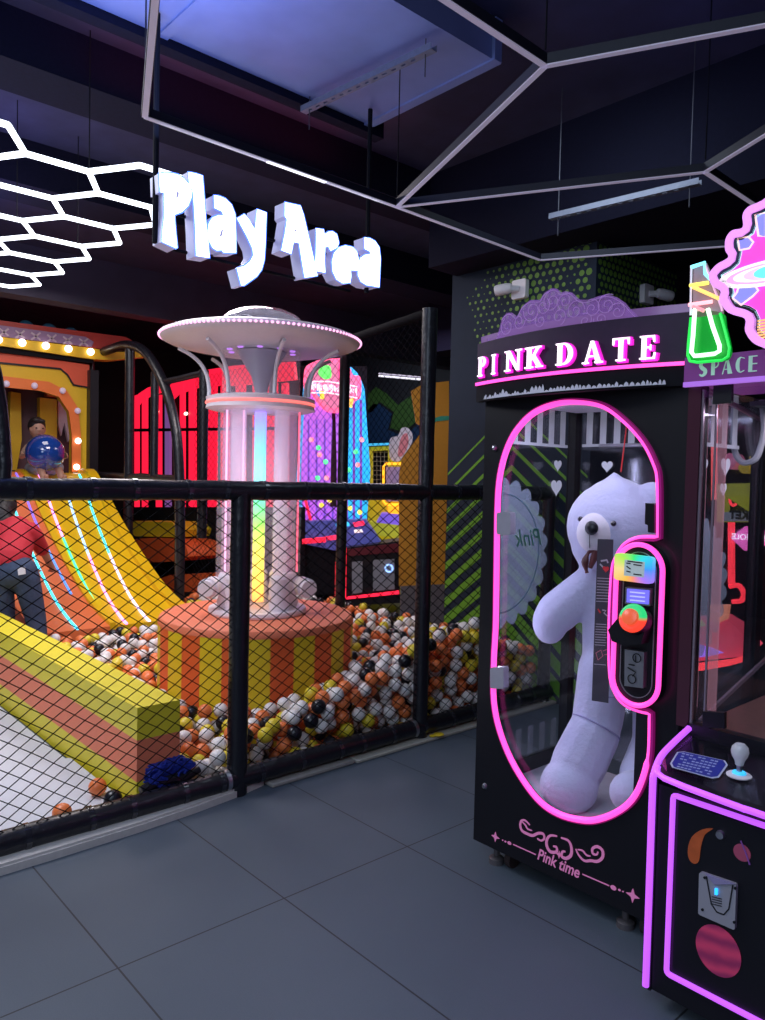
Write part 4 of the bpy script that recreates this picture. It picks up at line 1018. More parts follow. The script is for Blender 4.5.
q(clear).plate(fy(YM), [(X0 + .03, .25), (X1 - .03, .25), (X1 - .03, 1.77), (X0 + .03, 1.77)], d0=.013, d1=.016).build('front_glass', cm)
for x in (X0, X1 - .04):
    for y in (YM + .022, YB - .045):
        if x == X0 and y < 2.5: continue
        q(black).box(x, x + .04, y, y + .045, ZB, ZT).build('corner_post', cm)
q(black).box(X0, X1, YM + .014, YB, ZB, .255).build('base_cabinet', cm)
q(black).box(X0, X1, YM + .022, YB, 1.79, 1.815).build('roof', cm)
q(black).box(X0, X0 + .02, YM + .022, YB - .045, .255, .345).build('side_sill', cm)
for x, nm in ((X0 + .004, 'left_glass'), (X1 - .010, 'right_glass')):
    q(sideglass).box(x, x + .005, YM + .03, YB - .045, .345, 1.79).build(nm, cm)
q(glass('rear_glass_grey', (.86, .87, .90), 1.2, .12, .07)).box(X0 + .04, X1 - .04, YB - .02, YB - .015, .345, 1.79).build('rear_glass', cm)
# white lace decals on the glass
decal = milky('white_decal', (.74, .76, .84), .75, .10); decalf = milky('frosted_decal', (.48, .58, .70), .38, .05); decalh = milky('heart_decal', (.78, .80, .88), .8, .15)
def pickets(fr, u0, u1, z0, z1, d, name='picket_decal', m_=decal, par=None, n=6):
    mb = q(m_)
    for k in range(n):
        u = u0 + (u1 - u0) * (k + .3) / n; mb.plate(fr, [(u, z0), (u + (u1 - u0) * .45 / n, z0), (u + (u1 - u0) * .45 / n, z1), (u, z1)], d0=d, d1=d + .001)
    mb.plate(fr, [(u0, z0 - .012), (u1, z0 - .012), (u1, z0), (u0, z0)], d0=d, d1=d + .001)
    return mb.build(name, par or cm)
pickets(fx(X0 + .012), 2.30, 2.78, 1.645, 1.785, 0)
pickets(fy(YB - .024), X0 + .06, X0 + .32, 1.65, 1.785, 0, n=4)
pickets(fx(X1 - .006), 2.29, 2.60, 1.62, 1.785, -.006, n=4)
pickets(fx(X0 + .012), 2.30, 2.78, .35, .47, 0, 'lower_picket_decal', milky('faint_decal', (.6, .62, .68), .16))
def scallop(c, r, n=22, rr_=.03):
    return [(c[0] + (r + rr_ * abs(math.sin(n * t / 2))) * math.cos(t), c[1] + (r + rr_ * abs(math.sin(n * t / 2))) * math.sin(t)) for t in [2 * PI * k / (n * 8) for k in range(n * 8)]]
sc_c = (2.36, 1.20)
def half(pts, u0): return [(max(u0, a), b_) for a, b_ in pts]
q(decalf).plate(fx(X0 + .012), clip_poly(scallop(sc_c, .27), 2.285, 3, .4, 1.7), d0=0, d1=.001).build('lace_decal', cm)
mb = q(mat('decal_green', (.03, .16, .10), .6)); put_text(mb, fx(X0 + .0135), 'Pink', (2.62, 1.225), .10, mirror=True, shear=.35)
mb.build('decal_lettering', cm)
mb = q(mat('decal_line', (.10, .20, .26), .6)); mb.rplate(fx(X0 + .0135), half(circ(sc_c, .235, 60), 2.286)[45:] + half(circ(sc_c, .235, 60), 2.286)[:16], .004, 0, .001); mb.build('decal_ring', cm)
for (px, py), s_ in (((558, 465), .026), ((556.5, 487), .038)):
    a = at(px, py, 'x', X0 + .012); q(decalh).plate(fx(X0 + .012), heart((a.y, a.z), s_), d0=0, d1=.001).build('heart_decal', cm)
a = at(607, 466, 'y', YB - .024); q(decalh).plate(fy(YB - .024), heart((a.x, a.z), .026), d0=0, d1=.001).build('heart_decal', cm)
fxr = fx(X1 - .004)
q(decalf).plate(fxr, clip_poly(scallop((2.33, 1.16), .20), 2.28, 3, .5, 1.7), d0=-.001, d1=0).build('lace_decal', cm)
for y, z, s_ in ((2.51, 1.55, .034), (2.50, 1.475, .024), (2.36, 1.55, .024)): q(decalh).plate(fxr, heart((y, z), s_), d0=-.0015, d1=-.0005).build('heart_decal', cm)
# machine floor
fl = q(mat('white_gloss_floor', (.62, .60, .68), .3, vary=.25, bscale=20)).box(X0 + .02, X1 - .02, YM + .02, YB - .02, .256, .284); fl.build('prize_floor', cm)
q(black).box(-1.47, -1.36, 2.60, 2.80, .285, .34).build('floor_block', cm)
q(mat('white_post', (.6, .6, .68), .4)).box(-1.40, -1.372, 2.76, 2.79, .34, 1.3).build('white_pole', cm)
q(black).box(X1 - .16, X1 - .03, YM + .03, YM + .06, .255, .75).build('inner_post', cm)
q(whitep).box(X0 + .08, X1 - .06, YM + .08, YB - .1, 1.775, 1.785).build('ceiling_panel', cm)
q(glow('inner_led', (.75, .68, 1.0), 1.2)).box(X0 + .1, X1 - .1, YM + .05, YM + .065, 1.765, 1.775).build('inner_light', cm)
# hook rail
q(steel).tube([(-1.72, 2.72, 1.635), (-1.5, 2.70, 1.635), (-1.40, 2.70, 1.635), (-1.37, 2.70, 1.66)], .008, 8).build('hook_rail', cm)
redstr = mat('red_string', (.6, .03, .03), .6)
q(redstr).tube([(-1.56, 2.62, 1.53), (-1.56, 2.66, 1.78)], .0025, 5).build('string', cm)
# pill shaped control panel
pxa = PY([(615.5, 620), (664, 620), (640, 543), (638, 706)], YM - .03)
pl, pr, pt, pb_ = pxa[0][0], pxa[1][0], pxa[2][1], pxa[3][1]
rad = (pr - pl) / 2
pill = rrect(pl, pr, pb_, pt, rad * .999, 10)
q(black).plate(fy(YM - .035), pill, d0=0, d1=.06).build('control_pod', cm)
pn = q(pinkn).tube([Vector((x, YM - .042, z)) for x, z in inset(pill, .004)], .0082, 8, True).build('control_neon', cm)
q(mat('silver_line', (.5, .5, .55), .3, .8)).rplate(fy(YM - .036), inset(pill, .028), .0025, -.003, 0, True).build('silver_outline', cm)
YC = YM - .05
def quad3(pts, y, d0, d1, m_, nm, par=cm): return q(m_).plate(fy(y), PY(pts, y), d0=d0, d1=d1).build(nm, par)
# payment terminal with a rainbow rim
rbm = bpy.data.materials.new('rainbow_rim'); rbm.use_nodes = True; nt = rbm.node_tree; b = nt.nodes['Principled BSDF']
tcn = nt.nodes.new('ShaderNodeTexCoord'); gr_ = nt.nodes.new('ShaderNodeTexGradient'); gr_.gradient_type = 'RADIAL'; cr = nt.nodes.new('ShaderNodeValToRGB'); mp = nt.nodes.new('ShaderNodeMapping')
tcen = at(637, 568, 'y', YC)
mp.inputs['Location'].default_value = (tcen.x + 1.52, 0, tcen.z); mp.inputs['Scale'].default_value = (-1, 1, -1); mp.vector_type = 'POINT'
rt = nt.nodes.new('ShaderNodeMapping'); rt.inputs['Rotation'].default_value = (math.radians(-90), 0, 0)
nt.links.new(tcn.outputs['Object'], mp.inputs[0]); nt.links.new(mp.outputs[0], rt.inputs[0]); nt.links.new(rt.outputs[0], gr_.inputs[0]); nt.links.new(gr_.outputs[0], cr.inputs[0])
els = [(0, (.04, .35, 1)), (.12, (.02, .75, .9)), (.25, (.03, .9, .2)), (.40, (.45, .9, .08)), (.52, (1, .75, .3)), (.65, (1, .55, .06)), (.75, (1, .3, .2)), (.88, (.45, .2, 1)), (1, (.06, .3, 1))]
while len(cr.color_ramp.elements) < len(els): cr.color_ramp.elements.new(.5)
for e, (p, c) in zip(cr.color_ramp.elements, els): e.position = p; e.color = (*c, 1)
nt.links.new(cr.outputs[0], b.inputs['Emission Color']); b.inputs['Emission Strength'].default_value = .95; b.inputs['Base Color'].default_value = (.05, .05, .05, 1)
def rquad(pts, k=.12):
    out = []; n = len(pts)
    for i in range(n):
        p0, p, p2 = Vector(pts[i - 1]), Vector(pts[i]), Vector(pts[(i + 1) % n]); a, c = p.lerp(p0, k), p.lerp(p2, k)
        for t in (0, .33, .67, 1): out.append(tuple(a.lerp(p, t).lerp(p.lerp(c, t), t)))
    return out
term = q(rbm).plate(fy(YC), rquad(PY([(618, 552.5), (656, 557), (654.5, 584), (617, 579)], YC)), d0=-.02, d1=.0).build('payment_terminal', cm)
q(mat('lcd_grey', (.35, .42, .42), .3, emit=(.35, .42, .45), es=.55)).plate(fy(YC - .021), PY([(625, 559.5), (645, 562), (644, 577.5), (624.2, 575.5)], YC - .021), d0=-.002, d1=0).build('lcd_screen', term)
mb = q(black)
for l in ([(627, 563), (631, 563.5)], [(627, 566), (631, 569)], [(627, 571), (631, 572)], [(634, 564.5), (642, 565.5)], [(628, 561), (643, 563)], [(634, 574), (642, 575)]):
    mb.rplate(fy(YC - .021), PY(l, YC - .021), .0035, -.004, -.002)
mb.build('screen_marks', term)
dsp = quad3([(626, 587), (651, 589), (650, 606), (625.5, 603.5)], YC, -.004, .015, steel, 'display_frame')
quad3([(627.3, 588.6), (649.6, 590.4), (648.8, 604.4), (626.8, 602.2)], YC - .004, -.002, 0, glow('blue_display', (.16, .14, .85), .9), 'blue_display', dsp)
mb = q(glow('display_text', (.40, .40, .95), 1.0))
for k in range(3): mb.rplate(fy(YC - .007), PY([(630, 592 + k * 4), (645, 593.4 + k * 4)], YC - .007), .004, -.001, 0)
mb.build('display_lines', dsp)
# push button on a black bracket
quad3([(613, 629), (622, 618), (644, 616), (650, 628), (646, 643), (630, 645), (617, 640)], YC, -.03, .02, black, 'button_bracket')
bc_ = at(631.6, 617.5, 'y', YC - .05)
bm2 = bpy.data.materials.new('button_glow'); bm2.use_nodes = True; nt = bm2.node_tree; b = nt.nodes['Principled BSDF']
tcn = nt.nodes.new('ShaderNodeTexCoord'); sp = nt.nodes.new('ShaderNodeSeparateXYZ'); mr = nt.nodes.new('ShaderNodeMapRange'); cr = nt.nodes.new('ShaderNodeValToRGB')
nt.links.new(tcn.outputs['Object'], sp.inputs[0]); nt.links.new(sp.outputs[2], mr.inputs[0]); nt.links.new(mr.outputs[0], cr.inputs[0])
mr.inputs[1].default_value = bc_.z - .03; mr.inputs[2].default_value = bc_.z + .03
cr.color_ramp.elements[0].color = (.95, .05, .015, 1); cr.color_ramp.elements[0].position = .40; cr.color_ramp.elements[1].color = (.01, .65, .18, 1); cr.color_ramp.elements[1].position = .60
nt.links.new(cr.outputs[0], b.inputs['Emission Color']); b.inputs['Base Color'].default_value = (.05, .05, .05, 1); b.inputs['Emission Strength'].default_value = 1.1
fb_ = (bc_, Vector((1, 0, 0)), Vector((0, .35, 1)).normalized(), Vector((0, 1, -.35)).normalized())
mb = q(black).tube([bc_ + fb_[3] * .045, bc_ + fb_[3] * .012], .046, 24); mb.build('button_housing', cm)
btn = q(bm2).tube([bc_ + fb_[3] * .02, bc_ + fb_[3] * .004, bc_ - fb_[3] * .004], [.045, .045, .036], 28).build('push_button', cm)
q(mat('button_cap', (.5, .12, .05), .3, emit=(1, .12, .04), es=.6)).tube([bc_ - fb_[3] * .003, bc_ - fb_[3] * .016, bc_ - fb_[3] * .02], [.026, .025, .016], 24).build('button_cap', btn)
cp = quad3([(625.7, 649), (645, 652), (644, 688), (625.3, 685.5)], YC, -.006, .015, steel, 'coin_plate')
mb = q(black)
for cpx in ((637, 658), (632, 679)):
    a = at(*cpx, 'y', YC - .007); mb.rplate(fy(YC - .008), circ((a.x, a.z), .0135, 18), .003, -.001, .0, True)
mb.rplate(fy(YC - .008), PY([(637, 655), (637, 662)], YC), .003, -.001, 0); mb.rplate(fy(YC - .008), PY([(629, 667), (637, 672), (634, 676)], YC), .004, -.001, 0)
mb.rplate(fy(YC - .008), PY([(630, 664), (636, 665)], YC), .004, -.001, 0); mb.build('coin_slots', cp)
# clip hinges and bolts
for (a0, a1, b0, b1) in ((496.5, 510.5, 512, 535), (490, 503.5, 667, 689)):
    P_ = PY([(a0, b0 + .5), (a1, b0), (a1, b1), (a0, b1 - .5)], YM - .03)
    q(mat('frosted_clip', (.45, .43, .50), .35, .3, vary=.1)).plate(fy(YM - .03), rquad(P_, .15), d0=0, d1=.03).build('hinge_clip', cm)
for px, py in ((495, 448), (485, 786)):
    a = at(px, py, 'y', YM); q(steel).lathe([(0, -.012), (.007, -.010), (.011, -.004), (.012, 0)], (a.x, YM, a.z), 14, axis='y').build('bolt', cm)
quad3([(648.5, 503), (657.5, 504), (657.5, 533), (651, 532), (651, 525), (648, 524)], YM - .004, -.02, .03, black, 'door_lock')
# instruction strip on the glass
st_ = quad3([(598, 539), (613.5, 539.5), (608.5, 703), (592, 700.5)], YM + .018, -.002, 0, mat('dark_grey_strip', (.055, .050, .07), .45), 'instruction_strip')
YS = YM + .0155
mb = q(mat('strip_white', (.45, .43, .5), .5))
for k in range(9): mb.rplate(fy(YS), PY([(597.5 - k * .15, 578 + k * 2.9), (609.5 + (k % 3) * .6 - k * .15, 578.6 + k * 2.9)], YS), .0022, -.001, 0)
for k in range(9): mb.rplate(fy(YS), PY([(596 - k * .15, 624 + k * 2.6), (606.5 + (k % 2) - k * .15, 624.6 + k * 2.6)], YS), .0022, -.001, 0)
mb.rplate(fy(YS), PY([(594, 664), (606, 665)], YS), .002, -.001, 0)
mb.rplate(fy(YS), PY([(601, 561), (607, 560), (608, 563)], YS), .006, -.001, 0); mb.rplate(fy(YS), PY([(600, 564), (603, 567)], YS), .005, -.001, 0)
mb.rplate(fy(YS), PY([(602.5, 610), (606, 610.5), (604, 613), (607.5, 616)], YS), .004, -.001, 0)
mb.build('strip_print', st_)
mb = q(mat('strip_red', (.6, .04, .05), .5)); a = at(606, 569, 'y', YS); mb.plate(fy(YS), heart((a.x, a.z), .012), d0=-.002, d1=0); mb.rplate(fy(YS), PY([(598, 609), (600.5, 613)], YS), .005, -.001, 0)
mb.build('strip_red_marks', st_)
mb = q(mat('strip_pink', (.6, .18, .25), .5)).rplate(fy(YS), PY([(596, 653), (601, 650), (603, 656), (598, 660)], YS), .003, -.001, 0, True)
mb.rplate(fy(YS), PY([(603, 651), (608, 649)], YS), .002, -.001, 0); mb.rplate(fy(YS), PY([(604, 655), (608, 654)], YS), .002, -.001, 0); mb.build('strip_picture', st_)
# ornament and lettering under the window
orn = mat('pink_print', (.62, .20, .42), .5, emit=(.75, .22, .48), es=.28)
C1 = lambda l: PY(crop(l, 480, 815, 4.5), YM - .001)
mb = q(orn); fo = fy(YM - .001)
def tap(pts, w): n = len(pts); return [w * (.35 + .65 * math.sin(PI * (i + .5) / n) ** .7) for i in range(n)]
for pts, w in (([(225, 45), (205, 25), (188, 25), (182, 45), (190, 70), (215, 85), (238, 92), (262, 82), (285, 85), (290, 105), (275, 115), (258, 105)], .010), ([(190, 30), (205, 45), (215, 62), (235, 70)], .006), ([(348, 95), (318, 92), (302, 110), (302, 140), (318, 165), (345, 165), (345, 145), (330, 140)], .011), ([(365, 102), (398, 115), (412, 145), (410, 180), (388, 195), (368, 185), (372, 165), (385, 165)], .011),
               ([(432, 152), (445, 180), (470, 205), (500, 205), (530, 208), (552, 190), (552, 160), (530, 142), (508, 150), (508, 172), (525, 178), (532, 165)], .010), ([(440, 155), (462, 160), (480, 180), (498, 185)], .006)):
    s_ = smooth(C1(pts), 4, False); mb.rplate(fo, s_, tap(s_, w), -.002, 0)
def star(c, r): return [(c[0] + (r if k % 2 == 0 else r * .38) * math.sin(PI * k / 4), c[1] + (r if k % 2 == 0 else r * .38) * math.cos(PI * k / 4)) for k in range(8)]
for (a, b_), r in (((70, 98), .020), ((688, 362), .024), ((357, 178), .014)): mb.plate(fo, star(C1([(a, b_)])[0], r), d0=-.002, d1=0)
for l in ([(150, 132), (252, 178)], [(462, 266), (582, 318)]): mb.rplate(fo, C1(l), .0035, -.002, 0)
for (a, b_), r in (((103, 113), .003), ((115, 119), .0045), ((133, 126), .009), ((601, 327), .011), ((628, 337), .005), ((644, 344), .003)): mb.plate(fo, circ(C1([(a, b_)])[0], r, 12, r * .7), d0=-.002, d1=0)
a, b_ = C1([(255, 198), (452, 275)])
put_text(mb, fo, 'Pink time', (a[0] + .002, (a[1] + b_[1]) / 2 - .003), .058, d=-.002, ang=(b_[1] - a[1]) / (b_[0] - a[0]) * .0, shear=.3, bold=.0012, width=.80)
mb.build('front_print', cm)
# header
HCX = (-1.955 - 1.118) / 2; HW = (1.955 - 1.118) / 2
def yc(x, b=.07): return YM - .02 - b * max(0, 1 - ((x - HCX) / HW) ** 2)
def curve_band(m_, z0, z1, off=0, th=.006, n=40, x0=-1.955, x1=-1.118, name='band', par=cm, ztop=None):
    mb = q(m_); vs = []
    for k in range(n + 1):
        x = x0 + (x1 - x0) * k / n; y = yc(x) - off
        zt = ztop(x) if ztop else z1
        vs += [(x, y, z0), (x, y, zt), (x, y + th, zt), (x, y + th, z0)]
    fs = []
    for k in range(n):
        for i in range(4): fs.append((k * 4 + i, k * 4 + (i + 1) % 4, k * 4 + 4 + (i + 1) % 4, k * 4 + 4 + i))
    fs += [(0, 1, 2, 3), (n * 4 + 3, n * 4 + 2, n * 4 + 1, n * 4)]
    return mb.add(vs, fs).build(name, par)
curve_band(mat('header_plum', (.032, .011, .040), .55, vary=.2, spec=.3), 1.855, 2.005, 0, .02, name='header_panel')
curve_band(blackm, 1.785, 1.846, .0, .03, name='valance')
curve_band(pinkn, 1.846, 1.857, .008, .02, name='header_neon')
curve_band(milky('violet_acrylic', (.45, .22, .55), .55, .12), 2.005, 2.035, -.02, .012, name='header_ledge')
# filled top and sides of the header box
mb = q(mat('header_plum', (.032, .011, .040), .55)); n = 24; vs = []
for k in range(n + 1): x = -1.955 + (1.955 - 1.118) * k / n; vs += [(x, yc(x), 2.005), (x, YM + .16, 2.005), (x, YM + .16, 1.815), (x, yc(x) + .02, 1.79)]
mb.add(vs, [(k * 4 + i, k * 4 + 1 + i, k * 4 + 5 + i, k * 4 + 4 + i) for k in range(n) for i in range(3)] + [(0, 1, 2, 3), (n * 4, n * 4 + 3, n * 4 + 2, n * 4 + 1)])
mb.build('header_box', cm)
# lace edge
mb = q(mat('white_lace', (.7, .68, .75), .6))
k = 0; x = -1.90
rl = random.Random(2)
while x < -1.18:
    w = rl.uniform(.008, .022); zz = 1.790; h_ = rl.uniform(.006, .018) * (1.6 if abs(((x + 1.9) % .18) - .09) < .03 else 1)
    y = yc(x) - .003
    fr_ = (Vector((0, y, 0)), Vector((1, 0, 0)), Vector((0, 0, 1)), Vector((0, 1, 0)))
    mb.plate(fr_, [(x, zz), (x + w, zz), (x + w * .85, zz + h_ * .7), (x + w * .5, zz + h_), (x + w * .2, zz + h_ * .6)], d0=-.001, d1=0); x += w * .9
mb.build('lace_edge', cm)
# crown ornament
CR = [(481, 346), (484, 338), (488, 342), (492.6, 341), (496, 335), (501.5, 318), (507, 313), (513, 313), (519, 317), (525, 307), (534, 301), (544, 301), (549, 294), (556, 289.8), (561, 290), (566, 294), (571, 292.5), (576.5, 294), (584, 301), (592.6, 301), (601.5, 297.5), (610, 295), (619, 298), (626, 303), (631, 309.4), (640, 319), (665, 320), (681, 321.5), (681, 336), (578, 336), (530, 342), (481, 356)]
crn = milky('engraved_acrylic', (.42, .20, .62), .40, .25)
P_ = PY(CR, 2.2)
mb = q(crn); mb.plate(fy(0), P_, d0=0, d1=.005); mb.map(lambda v: (v.x, yc(v.x) + .012 + (v.y), v.z))
crown = mb.build('crown_panel', cm); crown['label'] = 'violet clear crown panel engraved with scrolls'
mb = q(milky('engraving', (.60, .35, .75), .5, .15))
def spiral(c, r, a0, turns, n=26, s=1): return [(c[0] + r * (1 - .85 * k / n) * math.cos(a0 + s * turns * 2 * PI * k / n), c[1] + r * (1 - .85 * k / n) * math.sin(a0 + s * turns * 2 * PI * k / n)) for k in range(n + 1)]
st0 = len(mb.v)
for (px, py), r, a0, s_ in (((508, 327), .035, 2, 1), ((522, 322), .03, 0, -1), ((536, 312), .04, 3, 1), ((548, 308), .03, 1, -1), ((557, 303), .038, 2, 1), ((570, 303), .03, 4, -1), ((580, 312), .036, 0, 1), ((596, 310), .032, 2, -1), ((610, 306), .036, 1, 1), ((620, 312), .03, 3, -1), ((564, 318), .03, 5, 1), ((545, 322), .026, 2, 1), ((590, 322), .026, 2, -1), ((604, 320), .024, 3, 1)):
    a = at(px, py, 'y', 2.2); mb.rplate(fy(0), spiral((a.x, a.z), r, a0, 1.5, s=s_), .0022, -.001, .0005)
inn = inset(P_[5:26], 0); 
mb.rplate(fy(0), [(x, z - .008) for x, z in smooth(P_[5:26], 3, False)], .002, -.001, .0005)
mb.map(lambda v: (v.x, yc(v.x) + .010 + v.y, v.z)); mb.build('scroll_engraving', crown)
def ath(px, py):
    v = at(px, py, 'y', 2.2)
    for _ in range(6): v = at(px, py, 'y', yc(v.x) - .01)
    return v
# PINK DATE lettering with serifs
S_, T_ = .20, .07
def V_(x, w=S_): return [(x, 0), (x + w, 0), (x + w, 1), (x, 1)]
def serif(x, z, w=.36): return [(x - w / 2, z), (x + w / 2, z), (x + w / 2, z + T_), (x - w / 2, z + T_)]
def arcband(cx, cz, rx, rz, a0, a1, w0, w1, n=14):
    o, i = [], []
    for k in range(n + 1):
        a = math.radians(a0 + (a1 - a0) * k / n); o.append((cx + rx * math.cos(a), cz + rz * math.sin(a))); i.append((cx + (rx - w0) * math.cos(a), cz + (rz - w1) * math.sin(a)))
    return o + i[::-1]
G = {
 'P': [V_(.12), serif(.22, 0, .44), [(.04, .93), (.4, .93), (.4, 1), (.04, 1)], arcband(.40, .74, .34, .26, -90, 90, .19, T_), [(.3, .48), (.42, .48), (.42, .55), (.3, .55)]],
 'I': [V_(.14), serif(.24, 0, .46), serif(.24, .93, .46)],
 'N': [V_(.12, .08), V_(.72, .08), [(.06, 1), (.28, 1), (.80, 0), (.66, 0)], serif(.16, 0, .32), serif(.76, .93, .32), [(0, .93), (.2, .93), (.2, 1), (0, 1)]],
 'K': [V_(.12), serif(.22, 0, .44), serif(.22, .93, .44), [(.30, .42), (.38, .38), (.74, .95), (.62, .95)], [(.36, .52), (.50, .64), (.88, .03), (.66, .03)], serif(.76, 0, .36), serif(.68, .93, .32)],
 'D': [V_(.12), [(.03, 0), (.42, 0), (.42, T_), (.03, T_)], [(.03, .93), (.42, .93), (.42, 1), (.03, 1)], arcband(.38, .5, .46, .5, -90, 90, .2, T_, 18)],
 'A': [[(.10, 0), (.18, 0), (.46, 1), (.38, 1)], [(.38, 1), (.50, 1), (.86, 0), (.64, 0)], [(.24, .28), (.66, .28), (.66, .35), (.24, .35)], serif(.14, 0, .30), serif(.76, 0, .36)],
 'T': [V_(.33), serif(.43, 0, .46), [(.02, .93), (.84, .93), (.84, 1), (.02, 1)], [(.02, .70), (.07, .70), (.10, .94), (.02, .94)], [(.84, .70), (.79, .70), (.76, .94), (.84, .94)]],
 'E': [V_(.12), [(.03, 0), (.74, 0), (.74, T_), (.03, T_)], [(.03, .93), (.72, .93), (.72, 1), (.03, 1)], [(.3, .47), (.54, .47), (.54, .54), (.3, .54)], [(.78, .28), (.72, .28), (.66, .03), (.74, .0)], [(.74, .72), (.68, .72), (.62, .97), (.72, 1)], [(.56, .38), (.52, .38), (.52, .62), (.56, .62)]],
}
lw = glow('letter_white', (1.0, .80, .95), 1.6); lh = glow('letter_halo', (.85, .02, .62), .9)
for ch, (a0, a1, b0, b1) in zip('PINKDATE', ((12, 44, 268, 330), (58, 84, 262, 322), (103, 160, 245, 313), (172, 232, 235, 303), (275, 340, 225, 292), (368, 436, 218, 287), (468, 532, 208, 278), (560, 627, 200, 272))):
    A = ath(475 + a0 / 3.4, 280 + b1 / 3.4); B = ath(475 + a1 / 3.4, 280 + b0 / 3.4)
    w = B.x - A.x; z0_ = A.z; hh = .072
    root = None
    for nm, m_, sx, off, th in (('letter', lh, .006, -.012, .012), ('lit_face', lw, 0, -.018, .006)):
        mb = q(m_)
        for poly in G[ch]:
            pts = [(A.x + x / .9 * w, z0_ + z * hh) for x, z in poly]
            if sx: 
                cxx = sum(p[0] for p in pts) / len(pts); czz = sum(p[1] for p in pts) / len(pts)
                pts = inset(pts, -.0035)
                pts = [(x + .003, z - .002) for x, z in pts]
            mb.plate(fy(0), pts, d0=off, d1=off + th)
        mb.map(lambda v: (v.x, yc(v.x) + v.y, v.z))
        o = mb.build(nm, root or cm); root = root or o
# feet
for x in (X0 + .07, -1.30):
    for y in (2.31, 2.77):
        mb = q(mat('caster_metal', (.16, .14, .15), .5, .5)).tube([(x, y, .03), (x, y, .086)], .012, 10); mb.tube([(x, y, 0), (x, y, .02), (x, y, .03)], [.03, .03, .015], 14)
        mb.build('levelling_foot', cm)
for x in (X0 + .13, -1.23):
    mb = q(mat('caster_rubber', (.05, .03, .03), .6)).tube([(x - .012, 2.33, .034), (x + .012, 2.33, .034)], .034, 18); mb.use(steel).box(x - .018, x + .018, 2.315, 2.345, .06, .086); mb.build('caster', cm)

# ------------------------------------------------------------------ the bear
bearm = mat('white_plush', (.58, .58, .78), .95, sheen=.6, bump=.35, bscale=70, vary=.05)
def BY(px, py, y): return at(px, py, 'y', y)
bt = thing('giant_teddy_bear', 'giant white plush bear standing inside the PINK DATE machine', 'teddy bear', (-1.6, 2.55, .284))
b = MB()
hc = BY(613, 527, 2.62)
b.ell(hc, (.185, .15, .175), 24); b.ell(hc + Vector((.01, 0, .10)), (.12, .11, .09), 16)
b.tube([hc + Vector((.0, .0, .12)), hc + Vector((.0, 0, .185)), hc + Vector((.0, 0, .212))], [.09, .035, .004], 14)
b.ell(hc + Vector((-.03, .0, -.05)), (.14, .13, .15), 16)
ear = BY(652, 500, 2.64); b.ell(ear, (.075, .04, .07), 16)
ear2 = hc + Vector((-.11, .03, .10)); b.ell(ear2, (.06, .04, .05), 14)
b.cap(BY(606, 590, 2.62), BY(607, 668, 2.61), .090, .094); b.cap(BY(638, 590, 2.64), BY(640, 668, 2.64), .09, .085)
b.cap(BY(592, 582, 2.58), BY(558, 612, 2.51), .072, .084); b.ell(BY(550, 622, 2.49), (.070, .07, .088), 14)
b.cap(BY(605, 668, 2.58), BY(597, 722, 2.54), .100, .094); b.cap(BY(594, 732, 2.52), BY(578, 765, 2.45), .098, .102); b.ell(BY(569, 786, 2.40), (.108, .11, .100), 18)
b.cap(BY(646, 672, 2.66), BY(646, 742, 2.63), .050, .050); b.cap(BY(646, 742, 2.63), BY(640, 775, 2.53), .052, .075); b.ell(BY(632, 792, 2.42), (.075, .09, .072), 14)
body_b = fuse('body', b, .0085, bearm, bt, 7)
zmin = min(v.co.z for v in body_b.data.vertices)
for v in body_b.data.vertices:
    v.co.z = max(v.co.z, .002)
q(mat('white_muzzle', (.80, .74, .78), .9, sheen=.5, bump=.2, bscale=90)).ell(BY(596.5, 533, 2.50), (.070, .08, .078), 24).build('muzzle', bt)
q(mat('black_nose', (.008, .008, .012), .35, bump=.2, bscale=80)).ell(BY(591.5, 528, 2.415), (.026, .018, .026), 18).build('nose', bt)
q(black).tube([BY(589.5, 535, 2.418), BY(589.5, 542, 2.425), BY(589.8, 548, 2.44)], .0012, 5).build('mouth_seam', bt)
for px, py in ((580.5, 519), (613.5, 523.5)):
    a = BY(px, py, 2.462 if px > 600 else 2.475); q(mat('brown_eye', (.03, .02, .03), .1, coat=1)).ell(a, .011, 14).build('eye', bt)
mb = q(mat('brown_ribbon', (.13, .035, .035), .45, vary=.4)); 
pts = [BY(596, 548, 2.47), BY(589, 552, 2.46), BY(585, 562, 2.455), BY(587, 573, 2.46)]
mb.tube([Vector(p) for p in smooth([tuple(p) for p in pts], 4, False)], [.010 + .004 * math.sin(i) for i in range(13)], 8); pts = [BY(596, 548, 2.47), BY(594, 558, 2.465), BY(590, 568, 2.46)]
mb.tube(pts, [.010, .014, .008], 8)
mb.build('ribbon', bt)

for c_, ax_, r_ in ((BY(596, 727, 2.53), (BY(594, 728, 2.55) - BY(575, 768, 2.46)).normalized(), .0945), (BY(603, 690, 2.57), Vector((0, 0, 1)), .0975)):
    e1 = ax_.orthogonal().normalized(); e2 = ax_.cross(e1)
    q(mat('seam_lilac', (.36, .34, .56), .95)).tube([c_ + e1 * (r_ * math.cos(2 * PI * k / 40)) + e2 * (r_ * math.sin(2 * PI * k / 40)) for k in range(40)], .0035, 5, True).build('leg_seam', bt)

